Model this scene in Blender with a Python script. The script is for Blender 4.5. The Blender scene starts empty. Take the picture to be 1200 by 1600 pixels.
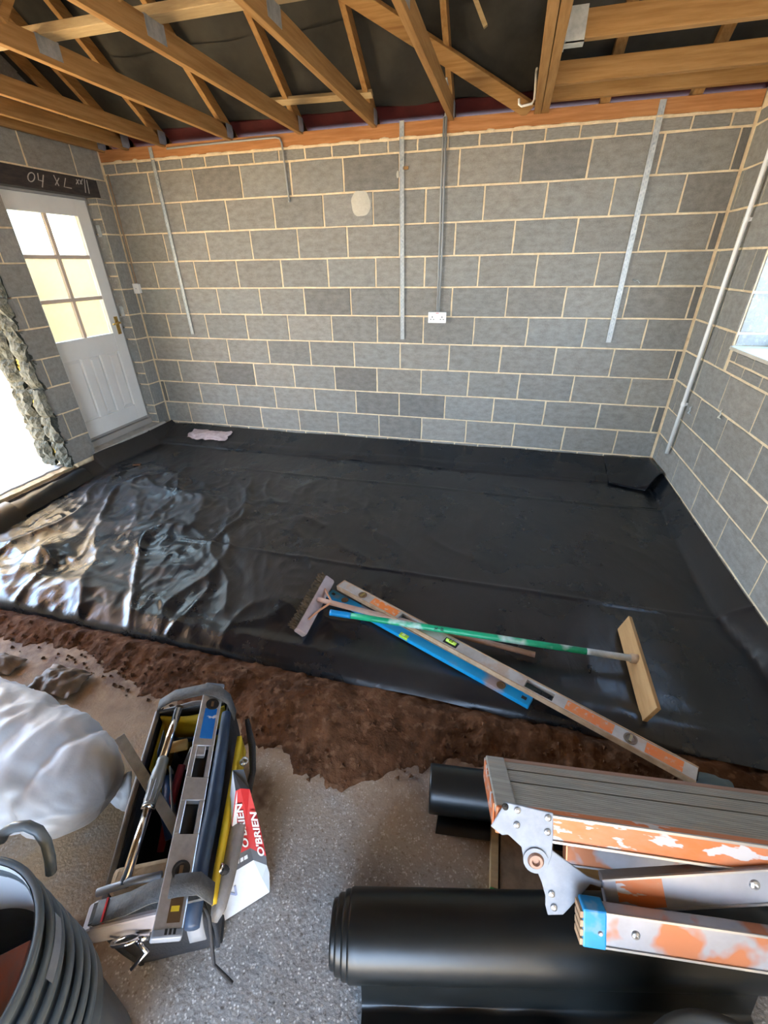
import bpy, math, random
import numpy as np
from mathutils import Vector, Matrix, noise
S = bpy.context.scene
COL = S.collection
rng = random.Random(7)

# ------------------------------------------------------------------ camera
CAM = np.array([3.6297, -4.0686, 1.7041])
RM = np.array([[0.96713520, -0.22774497, -0.11305634],
               [0.25378261, 0.83732416, 0.48423408],
               [-0.01561707, -0.49701155, 0.86760338]])   # columns: right, forward, up
FPX = 679.54
cd = bpy.data.cameras.new('camera'); cam = bpy.data.objects.new('camera', cd); COL.objects.link(cam)
cd.sensor_fit = 'VERTICAL'; cd.sensor_height = 36.0; cd.sensor_width = 27.0
cd.lens = FPX * 36.0 / 1600.0; cd.clip_start = 0.02; cd.clip_end = 200
mw = Matrix.Identity(4)
for i in range(3):
    mw[i][0] = RM[i, 0]; mw[i][1] = RM[i, 2]; mw[i][2] = -RM[i, 1]; mw[i][3] = CAM[i]
cam.matrix_world = mw
S.camera = cam

# ------------------------------------------------------------------ world, sun, exposure
S.view_settings.view_transform = 'Standard'; S.view_settings.look = 'None'
S.view_settings.gamma = 1.0; S.view_settings.use_curve_mapping = False
S.view_settings.exposure = 3.82
W = bpy.data.worlds.new('sky'); S.world = W; W.use_nodes = True
wn = W.node_tree; wn.nodes.clear()
wo = wn.nodes.new('ShaderNodeOutputWorld'); bg = wn.nodes.new('ShaderNodeBackground')
tc = wn.nodes.new('ShaderNodeTexCoord'); sx = wn.nodes.new('ShaderNodeSeparateXYZ'); cr = wn.nodes.new('ShaderNodeValToRGB')
wn.links.new(tc.outputs['Generated'], sx.inputs[0]); wn.links.new(sx.outputs['Z'], cr.inputs[0])
cr.color_ramp.elements[0].position = 0.0; cr.color_ramp.elements[0].color = (0.70, 0.84, 1.0, 1)
cr.color_ramp.elements[1].position = 0.7; cr.color_ramp.elements[1].color = (0.30, 0.55, 1.0, 1)
wn.links.new(cr.outputs[0], bg.inputs[0]); bg.inputs[1].default_value = 1.6
wn.links.new(bg.outputs[0], wo.inputs[0])
sl = bpy.data.lights.new('sun', 'SUN'); sun = bpy.data.objects.new('sun', sl); COL.objects.link(sun)
sl.energy = 12.0; sl.color = (1.0, 0.80, 0.52); sl.angle = 0.01
sun.rotation_euler = Vector((0.05, 0.75, -0.66)).to_track_quat('-Z', 'Y').to_euler()
sun.location = (0, -8, 8)
S.cycles.max_bounces = 10; S.cycles.diffuse_bounces = 6; S.cycles.glossy_bounces = 4
S.cycles.transmission_bounces = 6; S.cycles.transparent_max_bounces = 8
S.cycles.caustics_reflective = False; S.cycles.sample_clamp_indirect = 6.0
S.cycles.use_denoising = True

def portal(name, loc, rot, sx_, sy_):       # marks an opening for the sky's light, gives off none itself
    l = bpy.data.lights.new(name, 'AREA'); l.shape = 'RECTANGLE'; l.size = sx_; l.size_y = sy_
    o = bpy.data.objects.new(name, l); COL.objects.link(o); o.location = loc; o.rotation_euler = rot
    l.cycles.is_portal = True
portal('portal_rear', (3.62, -6.9, .97), (math.radians(90), 0, 0), 2.3, 2.0)
portal('portal_window', (5.2, -1.35, 1.75), (0, math.radians(90), 0), 1.1, 1.2)
portal('portal_left', (-0.32, -2.2, 1.15), (0, math.radians(-90), 0), 2.0, 1.9)

# ------------------------------------------------------------------ pixel rays used to take sizes off the photograph
def _ray(u, v): return RM @ np.array([(u - 600) / FPX, 1.0, -(v - 800) / FPX])
def atx(u, v, x): d = _ray(u, v); return CAM + d * (x - CAM[0]) / d[0]
def aty(u, v, y): d = _ray(u, v); return CAM + d * (y - CAM[1]) / d[1]
def atz(u, v, z): d = _ray(u, v); return CAM + d * (z - CAM[2]) / d[2]
def atp(u, v, P, n): d = _ray(u, v); return CAM + d * (((P - CAM) @ n) / (d @ n))
A = np.array
def unit(v): v = np.array(v, float); return v / np.linalg.norm(v)

# ------------------------------------------------------------------ materials
def mat(name, col, rough=0.6, metal=0.0, col2=None, scale=8.0, stretch=(1, 1, 1), col3=None, scale3=40.0, amt3=0.5, lo3=0.55, hi3=0.65,
        bump=0.0, bscale=60.0, spec=0.5, objcol=False, coord='Object', lo=0.35, hi=0.65, rough2=None, detail=4.0, emit=None, trans=0.0):
    m = bpy.data.materials.new(name); m.use_nodes = True
    nt = m.node_tree; N = nt.nodes; L = nt.links
    b = N['Principled BSDF']
    b.inputs['Roughness'].default_value = rough; b.inputs['Metallic'].default_value = metal
    b.inputs['Specular IOR Level'].default_value = spec
    if trans: b.inputs['Transmission Weight'].default_value = trans
    t = N.new('ShaderNodeTexCoord'); mp = N.new('ShaderNodeMapping'); mp.inputs['Scale'].default_value = stretch
    if coord == 'World':
        g = N.new('ShaderNodeNewGeometry'); L.new(g.outputs['Position'], mp.inputs['Vector'])
    else:
        L.new(t.outputs[coord], mp.inputs['Vector'])
    vec = mp.outputs['Vector']
    if objcol:
        oi = N.new('ShaderNodeObjectInfo'); ad = N.new('ShaderNodeVectorMath'); ad.operation = 'MULTIPLY_ADD'
        cx = N.new('ShaderNodeCombineXYZ'); mu = N.new('ShaderNodeMath'); mu.operation = 'MULTIPLY'; mu.inputs[1].default_value = 37.0
        L.new(oi.outputs['Random'], mu.inputs[0]); L.new(mu.outputs[0], cx.inputs[0]); L.new(mu.outputs[0], cx.inputs[2])
        ad.inputs[1].default_value = (1, 1, 1); L.new(vec, ad.inputs[0]); L.new(cx.outputs[0], ad.inputs[2]); vec = ad.outputs[0]
    cur = None
    c4 = lambda c: (c[0], c[1], c[2], 1)
    if col2 is not None:
        n = N.new('ShaderNodeTexNoise'); n.inputs['Scale'].default_value = scale; n.inputs['Detail'].default_value = detail; n.inputs['Roughness'].default_value = 0.65
        L.new(vec, n.inputs['Vector']); r = N.new('ShaderNodeValToRGB')
        r.color_ramp.elements[0].position = lo; r.color_ramp.elements[0].color = c4(col)
        r.color_ramp.elements[1].position = hi; r.color_ramp.elements[1].color = c4(col2)
        L.new(n.outputs['Fac'], r.inputs[0]); cur = r.outputs[0]
        if rough2 is not None:
            rr = N.new('ShaderNodeMapRange'); rr.inputs[1].default_value = lo; rr.inputs[2].default_value = hi
            rr.inputs[3].default_value = rough; rr.inputs[4].default_value = rough2
            L.new(n.outputs['Fac'], rr.inputs[0]); L.new(rr.outputs[0], b.inputs['Roughness'])
    if col3 is not None:
        n3 = N.new('ShaderNodeTexNoise'); n3.inputs['Scale'].default_value = scale3; n3.inputs['Detail'].default_value = 3.0
        L.new(vec, n3.inputs['Vector']); r3 = N.new('ShaderNodeValToRGB')
        r3.color_ramp.elements[0].position = lo3; r3.color_ramp.elements[0].color = (0, 0, 0, 1)
        r3.color_ramp.elements[1].position = hi3; r3.color_ramp.elements[1].color = (amt3, amt3, amt3, 1)
        L.new(n3.outputs['Fac'], r3.inputs[0])
        mx = N.new('ShaderNodeMix'); mx.data_type = 'RGBA'
        L.new(r3.outputs[0], mx.inputs[0])
        if cur: L.new(cur, mx.inputs[6])
        else: mx.inputs[6].default_value = c4(col)
        mx.inputs[7].default_value = c4(col3); cur = mx.outputs[2]
    if objcol:
        oi2 = N.new('ShaderNodeObjectInfo'); mm = N.new('ShaderNodeMix'); mm.data_type = 'RGBA'; mm.blend_type = 'MULTIPLY'; mm.inputs[0].default_value = 1.0
        if cur: L.new(cur, mm.inputs[6])
        else: mm.inputs[6].default_value = c4(col)
        L.new(oi2.outputs['Color'], mm.inputs[7]); cur = mm.outputs[2]
    if cur: L.new(cur, b.inputs['Base Color'])
    else: b.inputs['Base Color'].default_value = c4(col)
    if bump:
        nb = N.new('ShaderNodeTexNoise'); nb.inputs['Scale'].default_value = bscale; nb.inputs['Detail'].default_value = 5.0
        L.new(vec, nb.inputs['Vector']); bp = N.new('ShaderNodeBump'); bp.inputs['Strength'].default_value = bump; bp.inputs['Distance'].default_value = 0.01
        L.new(nb.outputs['Fac'], bp.inputs['Height']); L.new(bp.outputs['Normal'], b.inputs['Normal'])
    return m

M = {}
M['block'] = mat('concrete_block', (0.235, 0.222, 0.196), 0.92, col2=(0.325, 0.310, 0.275), scale=6, col3=(0.46, 0.44, 0.39), scale3=55, amt3=0.40, bump=0.45, bscale=95, objcol=True, spec=0.2)
M['mortar'] = mat('mortar', (0.70, 0.55, 0.34), 0.95, col2=(0.86, 0.72, 0.49), scale=14, bump=0.5, bscale=120, spec=0.15)
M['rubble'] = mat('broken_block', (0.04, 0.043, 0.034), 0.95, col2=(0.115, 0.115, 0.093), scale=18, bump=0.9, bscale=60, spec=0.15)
M['wool'] = mat('mineral_wool', (0.62, 0.50, 0.12), 0.95, col2=(0.30, 0.22, 0.06), scale=40, bump=0.8, bscale=150, spec=0.1)
pine = dict(col=(0.27, 0.140, 0.044), rough=0.7, col2=(0.38, 0.215, 0.080), scale=3.2, col3=(0.18, 0.075, 0.02), scale3=1.1, amt3=0.55, lo3=0.6, hi3=0.72, bump=0.12, bscale=18, spec=0.25, coord='World')
M['pine_y'] = mat('pine_along_y', stretch=(14, 0.9, 14), **pine)
M['pine_x'] = mat('pine_along_x', stretch=(0.9, 14, 14), **pine)
plate_p = dict(pine); plate_p.update(col=(0.36, 0.15, 0.05), col2=(0.50, 0.235, 0.09))
M['plate'] = mat('wall_plate_pine', stretch=(0.9, 14, 14), **plate_p)
M['pale_wood'] = mat('pale_softwood', (0.36, 0.25, 0.12), 0.7, col2=(0.46, 0.34, 0.18), scale=4, stretch=(2, 14, 14), bump=0.1, bscale=20)
M['ply'] = mat('plywood', (0.50, 0.40, 0.22), 0.7, col2=(0.60, 0.49, 0.30), scale=3, stretch=(6, 6, 0.8), coord='World', bump=0.05, bscale=20)
M['felt'] = mat('roofing_felt', (0.022, 0.021, 0.017), 0.75, col2=(0.046, 0.043, 0.036), scale=3, bump=0.3, bscale=9, spec=0.3)
M['maroon'] = mat('maroon_eaves_board', (0.045, 0.008, 0.008), 0.6, col2=(0.075, 0.014, 0.014), scale=5, spec=0.3)
M['galv'] = mat('galvanised_steel', (0.38, 0.40, 0.39), 0.5, 0.45, col2=(0.58, 0.60, 0.58), scale=24, lo=0.3, hi=0.7)
M['galv_dark'] = mat('dull_galvanised', (0.30, 0.33, 0.35), 0.5, 0.7, col2=(0.45, 0.48, 0.5), scale=20)
M['white_plastic'] = mat('white_plastic', (0.80, 0.79, 0.74), 0.35)
M['conduit'] = mat('grey_conduit', (0.33, 0.34, 0.33), 0.45)
M['cable'] = mat('tan_cable', (0.36, 0.24, 0.15), 0.5)
M['red'] = mat('red_print', (0.62, 0.03, 0.04), 0.45)
M['door_white'] = mat('white_painted_door', (0.72, 0.71, 0.67), 0.45, col2=(0.78, 0.77, 0.73), scale=3, bump=0.04, bscale=25)
M['brass'] = mat('brass', (0.75, 0.52, 0.18), 0.3, 1.0, col2=(0.55, 0.35, 0.10), scale=30)
M['black_lintel'] = mat('black_steel_lintel', (0.022, 0.018, 0.016), 0.7, col2=(0.05, 0.036, 0.03), scale=12, stretch=(1, 1, 4), bump=0.15, bscale=30)
M['chalk'] = mat('chalk', (0.46, 0.43, 0.38), 0.95)
M['blue_mark'] = mat('black_marking', (0.01, 0.02, 0.02), 0.6)

def glass_frosted():
    m = bpy.data.materials.new('frosted_glass'); m.use_nodes = True; nt = m.node_tree; N = nt.nodes; L = nt.links
    N.remove(N['Principled BSDF']); o = N['Material Output']
    a = N.new('ShaderNodeBsdfRefraction'); a.inputs['IOR'].default_value = 1.02; a.inputs['Roughness'].default_value = 0.25; a.inputs['Color'].default_value = (0.8, 0.76, 0.66, 1)
    t = N.new('ShaderNodeBsdfTranslucent'); t.inputs['Color'].default_value = (0.9, 0.88, 0.8, 1)
    g = N.new('ShaderNodeBsdfGlossy'); g.inputs['Roughness'].default_value = 0.15
    x = N.new('ShaderNodeMixShader'); x.inputs[0].default_value = 0.05; L.new(a.outputs[0], x.inputs[1]); L.new(t.outputs[0], x.inputs[2])
    y = N.new('ShaderNodeMixShader'); y.inputs[0].default_value = 0.06; L.new(x.outputs[0], y.inputs[1]); L.new(g.outputs[0], y.inputs[2])
    nz = N.new('ShaderNodeTexNoise'); nz.inputs['Scale'].default_value = 45; tcx = N.new('ShaderNodeTexCoord'); L.new(tcx.outputs['Object'], nz.inputs['Vector'])
    b = N.new('ShaderNodeBump'); b.inputs['Strength'].default_value = 0.2; L.new(nz.outputs['Fac'], b.inputs['Height']); L.new(b.outputs[0], a.inputs['Normal'])
    L.new(y.outputs[0], o.inputs['Surface']); return m
M['frosted'] = glass_frosted()
def glass_clear():
    m = bpy.data.materials.new('window_glass'); m.use_nodes = True; nt = m.node_tree; N = nt.nodes; L = nt.links
    N.remove(N['Principled BSDF']); o = N['Material Output']
    a = N.new('ShaderNodeBsdfTransparent'); a.inputs['Color'].default_value = (0.93, 0.96, 0.97, 1)
    g = N.new('ShaderNodeBsdfGlossy'); g.inputs['Roughness'].default_value = 0.02
    x = N.new('ShaderNodeMixShader'); x.inputs[0].default_value = 0.08; L.new(a.outputs[0], x.inputs[1]); L.new(g.outputs[0], x.inputs[2])
    L.new(x.outputs[0], o.inputs['Surface']); return m
M['glass'] = glass_clear()

def dpm_mat():
    m = bpy.data.materials.new('black_polythene'); m.use_nodes = True; nt = m.node_tree; N = nt.nodes; L = nt.links
    b = N['Principled BSDF']; g = N.new('ShaderNodeNewGeometry')
    n = N.new('ShaderNodeTexNoise'); n.inputs['Scale'].default_value = 1.6; n.inputs['Detail'].default_value = 7; n.inputs['Roughness'].default_value = 0.65
    L.new(g.outputs['Position'], n.inputs['Vector'])
    r = N.new('ShaderNodeValToRGB'); e = r.color_ramp.elements
    e[0].position = 0.40; e[0].color = (0.008, 0.010, 0.013, 1); e[1].position = 0.72; e[1].color = (0.026, 0.023, 0.021, 1)
    L.new(n.outputs['Fac'], r.inputs[0])
    sp = N.new('ShaderNodeTexNoise'); sp.inputs['Scale'].default_value = 9; sp.inputs['Detail'].default_value = 5; L.new(g.outputs['Position'], sp.inputs['Vector'])
    sr = N.new('ShaderNodeValToRGB'); sr.color_ramp.elements[0].position = 0.68; sr.color_ramp.elements[1].position = 0.78
    sr.color_ramp.elements[1].color = (0.5, 0.5, 0.5, 1); L.new(sp.outputs['Fac'], sr.inputs[0])
    mx = N.new('ShaderNodeMix'); mx.data_type = 'RGBA'; L.new(sr.outputs[0], mx.inputs[0]); L.new(r.outputs[0], mx.inputs[6]); mx.inputs[7].default_value = (0.055, 0.038, 0.027, 1)
    L.new(mx.outputs[2], b.inputs['Base Color'])
    rr = N.new('ShaderNodeMapRange'); rr.inputs[1].default_value = 0.38; rr.inputs[2].default_value = 0.68; rr.inputs[3].default_value = 0.20; rr.inputs[4].default_value = 0.48
    L.new(n.outputs['Fac'], rr.inputs[0]); L.new(rr.outputs[0], b.inputs['Roughness'])
    b.inputs['Specular IOR Level'].default_value = 0.55
    mp = N.new('ShaderNodeMapping'); mp.inputs['Scale'].default_value = (9, 3.2, 6); mp.inputs['Rotation'].default_value = (0, 0, 0.3); L.new(g.outputs['Position'], mp.inputs['Vector'])
    nb = N.new('ShaderNodeTexNoise'); nb.inputs['Scale'].default_value = 1.6; nb.inputs['Detail'].default_value = 6; nb.inputs['Roughness'].default_value = 0.55; nb.inputs['Distortion'].default_value = 0.8
    L.new(mp.outputs[0], nb.inputs['Vector'])
    bp = N.new('ShaderNodeBump'); bp.inputs['Strength'].default_value = 0.16; bp.inputs['Distance'].default_value = 0.02; L.new(nb.outputs['Fac'], bp.inputs['Height']); L.new(bp.outputs[0], b.inputs['Normal'])
    return m
M['dpm'] = dpm_mat()
M['dpm_roll'] = mat('rolled_black_polythene', (0.005, 0.006, 0.006), 0.36, col2=(0.009, 0.011, 0.011), scale=5, bump=0.12, bscale=7, spec=0.5)

def slab_mat():
    m = bpy.data.materials.new('concrete_slab'); m.use_nodes = True; nt = m.node_tree; N = nt.nodes; L = nt.links
    b = N['Principled BSDF']; g = N.new('ShaderNodeNewGeometry'); P = g.outputs['Position']
    def nz(sc, de, lo, hi):
        n = N.new('ShaderNodeTexNoise'); n.inputs['Scale'].default_value = sc; n.inputs['Detail'].default_value = de; L.new(P, n.inputs['Vector'])
        r = N.new('ShaderNodeMapRange'); r.inputs[1].default_value = lo; r.inputs[2].default_value = hi; L.new(n.outputs['Fac'], r.inputs[0]); return r.outputs[0]
    def mix(f, a, c, fac=None):
        x = N.new('ShaderNodeMix'); x.data_type = 'RGBA'
        if f is None: x.inputs[0].default_value = fac
        else: L.new(f, x.inputs[0])
        for s, v in ((6, a), (7, c)):
            if isinstance(v, tuple): x.inputs[s].default_value = (*v, 1)
            else: L.new(v, x.inputs[s])
        return x.outputs[2]
    base = mix(nz(5, 5, 0.3, 0.7), (0.27, 0.26, 0.25), (0.40, 0.39, 0.375))
    v = N.new('ShaderNodeTexVoronoi'); v.inputs['Scale'].default_value = 125; L.new(P, v.inputs['Vector'])
    sp = N.new('ShaderNodeMapRange'); sp.inputs[1].default_value = 0.46; sp.inputs[2].default_value = 0.22; L.new(v.outputs['Distance'], sp.inputs[0])
    gate = nz(40, 3, 0.44, 0.60)
    mu = N.new('ShaderNodeMath'); mu.operation = 'MULTIPLY'; L.new(sp.outputs[0], mu.inputs[0]); L.new(gate, mu.inputs[1])
    c1 = mix(mu.outputs[0], base, (0.82, 0.81, 0.79))
    c2 = mix(nz(75, 2, 0.58, 0.70), c1, (0.17, 0.158, 0.148))
    # reddish soil trodden over the slab: a stain with a shape of its own, thickest along the dug edge and to the left
    s = N.new('ShaderNodeSeparateXYZ'); L.new(P, s.inputs[0])
    ry = N.new('ShaderNodeMapRange'); ry.inputs[1].default_value = -3.75; ry.inputs[2].default_value = -3.0; L.new(s.outputs['Y'], ry.inputs[0])
    rx = N.new('ShaderNodeMapRange'); rx.inputs[1].default_value = 3.1; rx.inputs[2].default_value = 2.4; L.new(s.outputs['X'], rx.inputs[0])
    ad = N.new('ShaderNodeMath'); ad.operation = 'ADD'; L.new(ry.outputs[0], ad.inputs[0]); L.new(rx.outputs[0], ad.inputs[1])
    n2 = nz(4, 6, 0.18, 0.50)
    m2 = N.new('ShaderNodeMath'); m2.operation = 'MULTIPLY'; L.new(ad.outputs[0], m2.inputs[0]); L.new(n2, m2.inputs[1]); m2.use_clamp = True
    m3 = N.new('ShaderNodeMath'); m3.operation = 'MULTIPLY'; L.new(m2.outputs[0], m3.inputs[0]); m3.inputs[1].default_value = 1.0
    c3a = mix(m3.outputs[0], c2, (0.37, 0.255, 0.15))
    rs_ = N.new('ShaderNodeMapRange'); rs_.inputs[1].default_value = -3.34; rs_.inputs[2].default_value = -3.02; L.new(s.outputs['Y'], rs_.inputs[0])
    ns_ = nz(11, 6, 0.30, 0.62)
    ms_ = N.new('ShaderNodeMath'); ms_.operation = 'MULTIPLY'; L.new(rs_.outputs[0], ms_.inputs[0]); L.new(ns_, ms_.inputs[1]); ms_.use_clamp = True
    c3 = mix(ms_.outputs[0], c3a, (0.12, 0.056, 0.027))
    c4 = mix(nz(3.2, 4, 0.63, 0.69), c3, (0.15, 0.085, 0.05))
    L.new(c4, b.inputs['Base Color']); b.inputs['Roughness'].default_value = 0.7; b.inputs['Specular IOR Level'].default_value = 0.35
    nb = N.new('ShaderNodeTexNoise'); nb.inputs['Scale'].default_value = 90; nb.inputs['Detail'].default_value = 3; L.new(P, nb.inputs['Vector'])
    bp = N.new('ShaderNodeBump'); bp.inputs['Strength'].default_value = 0.5; bp.inputs['Distance'].default_value = 0.006; L.new(nb.outputs['Fac'], bp.inputs['Height']); L.new(bp.outputs[0], b.inputs['Normal'])
    return m
M['slab'] = slab_mat()
M['soil'] = mat('red_brown_soil', (0.062, 0.026, 0.011), 0.95, col2=(0.13, 0.060, 0.028), scale=7, col3=(0.21, 0.11, 0.06), scale3=26, amt3=0.5, bump=1.0, bscale=45, coord='World', spec=0.15)
M['paving'] = mat('outdoor_concrete', (0.42, 0.36, 0.25), 0.9, col2=(0.50, 0.44, 0.32), scale=6)
M['garden_wall'] = mat('yellow_render', (0.19, 0.125, 0.032), 0.9, col2=(0.25, 0.175, 0.055), scale=2)
M['lawn'] = mat('outside_ground', (0.085, 0.09, 0.10), 0.95, col2=(0.12, 0.125, 0.135), scale=2)

# ------------------------------------------------------------------ mesh builder
class MB:
    def __init__(s): s.v = []; s.f = []; s.m = []
    def add(s, vs, fs, mi=0):
        o = len(s.v); s.v += [tuple(map(float, p)) for p in vs]; s.f += [tuple(i + o for i in f) for f in fs]; s.m += [mi] * len(fs); return s
    def obox(s, o, ex, ey, ez, x, y, z, mi=0):
        o, ex, ey, ez = map(np.array, (o, ex, ey, ez))
        vs = [o + ex * a + ey * b + ez * c for c in z for b in y for a in x]
        fs = [(0, 2, 3, 1), (4, 5, 7, 6), (0, 1, 5, 4), (2, 6, 7, 3), (0, 4, 6, 2), (1, 3, 7, 5)]
        if np.dot(np.cross(ex, ey), ez) * (x[1] - x[0]) * (y[1] - y[0]) * (z[1] - z[0]) < 0: fs = [f[::-1] for f in fs]
        return s.add(vs, fs, mi)
    def box(s, x, y, z, mi=0): return s.obox((0, 0, 0), (1, 0, 0), (0, 1, 0), (0, 0, 1), x, y, z, mi)
    def beam(s, p, q, w, h, up=(0, 0, 1), mi=0):        # a bar from p to q, w wide, h high
        p, q = A(p, float), A(q, float); d = q - p; L = np.linalg.norm(d); d = d / L
        side = unit(np.cross(d, up)); u = np.cross(side, d)
        return s.obox(p, d, side, u, (0, L), (-w / 2, w / 2), (-h / 2, h / 2), mi)
    def tube(s, pts, r, seg=10, mi=0, caps=True, closed=False):
        pts = [A(p, float) for p in pts]; n = len(pts); rs = r if isinstance(r, (list, tuple)) else [r] * n
        rings = []; prev = None
        for i, p in enumerate(pts):
            t = unit(pts[min(i + 1, n - 1)] - pts[max(i - 1, 0)]) if not closed else unit(pts[(i + 1) % n] - pts[i - 1])
            if prev is None:
                a = A((0, 0, 1.0)) if abs(t[2]) < 0.9 else A((1.0, 0, 0)); nrm = unit(np.cross(t, a))
            else: nrm = unit(prev - t * (prev @ t))
            prev = nrm; bn = np.cross(t, nrm)
            rings.append([p + rs[i] * (nrm * math.cos(2 * math.pi * k / seg) + bn * math.sin(2 * math.pi * k / seg)) for k in range(seg)])
        vs = [q for r_ in rings for q in r_]; fs = []
        for i in range(n if closed else n - 1):
            for k in range(seg):
                a, b = i * seg + k, i * seg + (k + 1) % seg; j = (i + 1) % n
                fs.append((a, b, j * seg + (k + 1) % seg, j * seg + k))
        if caps and not closed: fs += [tuple(range(seg))[::-1], tuple(range((n - 1) * seg, n * seg))]
        return s.add(vs, fs, mi)
    def lathe(s, prof, o, axis=(0, 0, 1), seg=32, mi=0):   # prof: (r, h) pairs
        axis = unit(axis); a = A((1.0, 0, 0)) if abs(axis[0]) < 0.9 else A((0, 1.0, 0)); e1 = unit(np.cross(axis, a)); e2 = np.cross(axis, e1); o = A(o, float)
        vs = [o + axis * h + r * (e1 * math.cos(2 * math.pi * k / seg) + e2 * math.sin(2 * math.pi * k / seg)) for r, h in prof for k in range(seg)]
        fs = [(i * seg + k, i * seg + (k + 1) % seg, (i + 1) * seg + (k + 1) % seg, (i + 1) * seg + k) for i in range(len(prof) - 1) for k in range(seg)]
        return s.add(vs, fs, mi)
    def prism(s, poly, o, ex, ey, ez, t0, t1, mi=0):       # outline in (ex, ey), thickness along ez
        o, ex, ey, ez = map(np.array, (o, ex, ey, ez)); n = len(poly)
        vs = [o + ex * a + ey * b + ez * t for t in (t0, t1) for a, b in poly]
        fs = [tuple(range(n))[::-1], tuple(range(n, 2 * n))] + [(i, (i + 1) % n, n + (i + 1) % n, n + i) for i in range(n)]
        return s.add(vs, fs, mi)
    def grid(s, fn, nu, nv, mi=0):
        vs = [fn(i / (nu - 1), j / (nv - 1)) for j in range(nv) for i in range(nu)]
        fs = [(j * nu + i, j * nu + i + 1, (j + 1) * nu + i + 1, (j + 1) * nu + i) for j in range(nv - 1) for i in range(nu - 1)]
        return s.add(vs, fs, mi)
    def build(s, name, mats, parent=None, smooth=False, bevel=0.0, solid=0.0, origin=None, fix=False):
        if not isinstance(mats, (list, tuple)): mats = [mats]
        mats = [M[x] if isinstance(x, str) else x for x in mats]
        V = np.array(s.v); base = wloc(parent) if parent else np.zeros(3)
        if parent is None:
            loc = A(((V[:, 0].min() + V[:, 0].max()) / 2, (V[:, 1].min() + V[:, 1].max()) / 2, V[:, 2].min())) if origin is None else A(origin, float)
        else: loc = np.zeros(3)
        me = bpy.data.meshes.new(name); me.from_pydata([tuple(p) for p in V - base - loc], [], s.f)
        for x in mats: me.materials.append(x)
        me.polygons.foreach_set('material_index', s.m)
        if smooth: me.polygons.foreach_set('use_smooth', [True] * len(s.f))
        me.update()
        if fix:
            import bmesh
            bm = bmesh.new(); bm.from_mesh(me); bmesh.ops.recalc_face_normals(bm, faces=bm.faces); bm.to_mesh(me); bm.free()
        o = bpy.data.objects.new(name, me); COL.objects.link(o); o.location = loc
        if parent: o.parent = parent
        if solid: md = o.modifiers.new('solid', 'SOLIDIFY'); md.thickness = solid; md.offset = 0
        if bevel:
            md = o.modifiers.new('bevel', 'BEVEL'); md.width = bevel; md.segments = 2; md.limit_method = 'ANGLE'; md.angle_limit = 0.6
        return o
def wloc(o):
    p = np.zeros(3)
    while o is not None: p = p + np.array(o.location); o = o.parent
    return p
def tag(o, label, cat, group=None, kind=None):
    if label: o['label'] = label
    if cat: o['category'] = cat
    if group: o['group'] = group
    if kind: o['kind'] = kind
    return o
def thing(name, loc, label, cat, group=None):
    o = bpy.data.objects.new(name, None); COL.objects.link(o); o.location = tuple(map(float, loc)); o.empty_display_size = 0.1
    return tag(o, label, cat, group)
def struct(name, loc=(0, 0, 0), label=None):
    o = bpy.data.objects.new(name, None); COL.objects.link(o); o.location = loc; o['kind'] = 'structure'
    if label: o['label'] = label
    return o
def dup(root, dx, label=None):
    r = root.copy(); COL.objects.link(r); r.location = (root.location[0] + dx, root.location[1], root.location[2])
    if label: r['label'] = label
    for ch in list(root.children):
        c = ch.copy(); COL.objects.link(c); c.parent = r
        for g in list(ch.children):
            d = g.copy(); COL.objects.link(d); d.parent = c
    return r
def sm(a, b, x): t = min(1.0, max(0.0, (x - a) / (b - a))); return t * t * (3 - 2 * t)
def N3(x, y, z=0.0): return noise.noise(Vector((x, y, z)))

# ================================================================== SETTING
XL, XR, YB = 0.0, 4.995, 0.0
ROOF_Y = -6.8
BED = [2.42 - 0.225 * i for i in range(11)]          # bed joints of the 225 mm coursing
# ---- unit blocks with slightly irregular arrises (shared meshes)
def block_mesh(name, w, h, seed):
    r = random.Random(seed); j = lambda k: r.uniform(-k, k)
    out = [(-.5, -.5), (0, -.5), (.5, -.5), (.5, 0), (.5, .5), (0, .5), (-.5, .5), (-.5, 0)]
    jit = [(j(.0022), j(.0022)) for _ in out]
    rings = []
    for dep, ins in ((0.02, 0.0), (0.0032, 0.0), (0.0, 0.0035)):
        rings.append([((a * w + q[0] - math.copysign(ins, a) * (a != 0)) / w, dep, (b * h + q[1] - math.copysign(ins, b) * (b != 0)) / h) for (a, b), q in zip(out, jit)])
    vs = [p for rg in rings for p in rg]; fs = []
    for i in range(2):
        for k in range(8): fs.append((i * 8 + k, i * 8 + (k + 1) % 8, (i + 1) * 8 + (k + 1) % 8, (i + 1) * 8 + k))
    fs.append(tuple(range(16, 24)))
    me = bpy.data.meshes.new(name); me.from_pydata(vs, [], fs); me.materials.append(M['block']); me.update(); return me
BLK = [block_mesh('block_mesh', .44, .215, 10 + i) for i in range(6)]
BRK = [block_mesh('brick_mesh', .215, .065, 40 + i) for i in range(4)]
def tone(dark=None):
    t = rng.gauss(1.0, 0.06) if dark is None else dark
    t = min(1.25, max(0.62, t)); k = rng.uniform(-.02, .03)
    return (t * (1 - k), t, t * (1 + k), 1)
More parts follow.
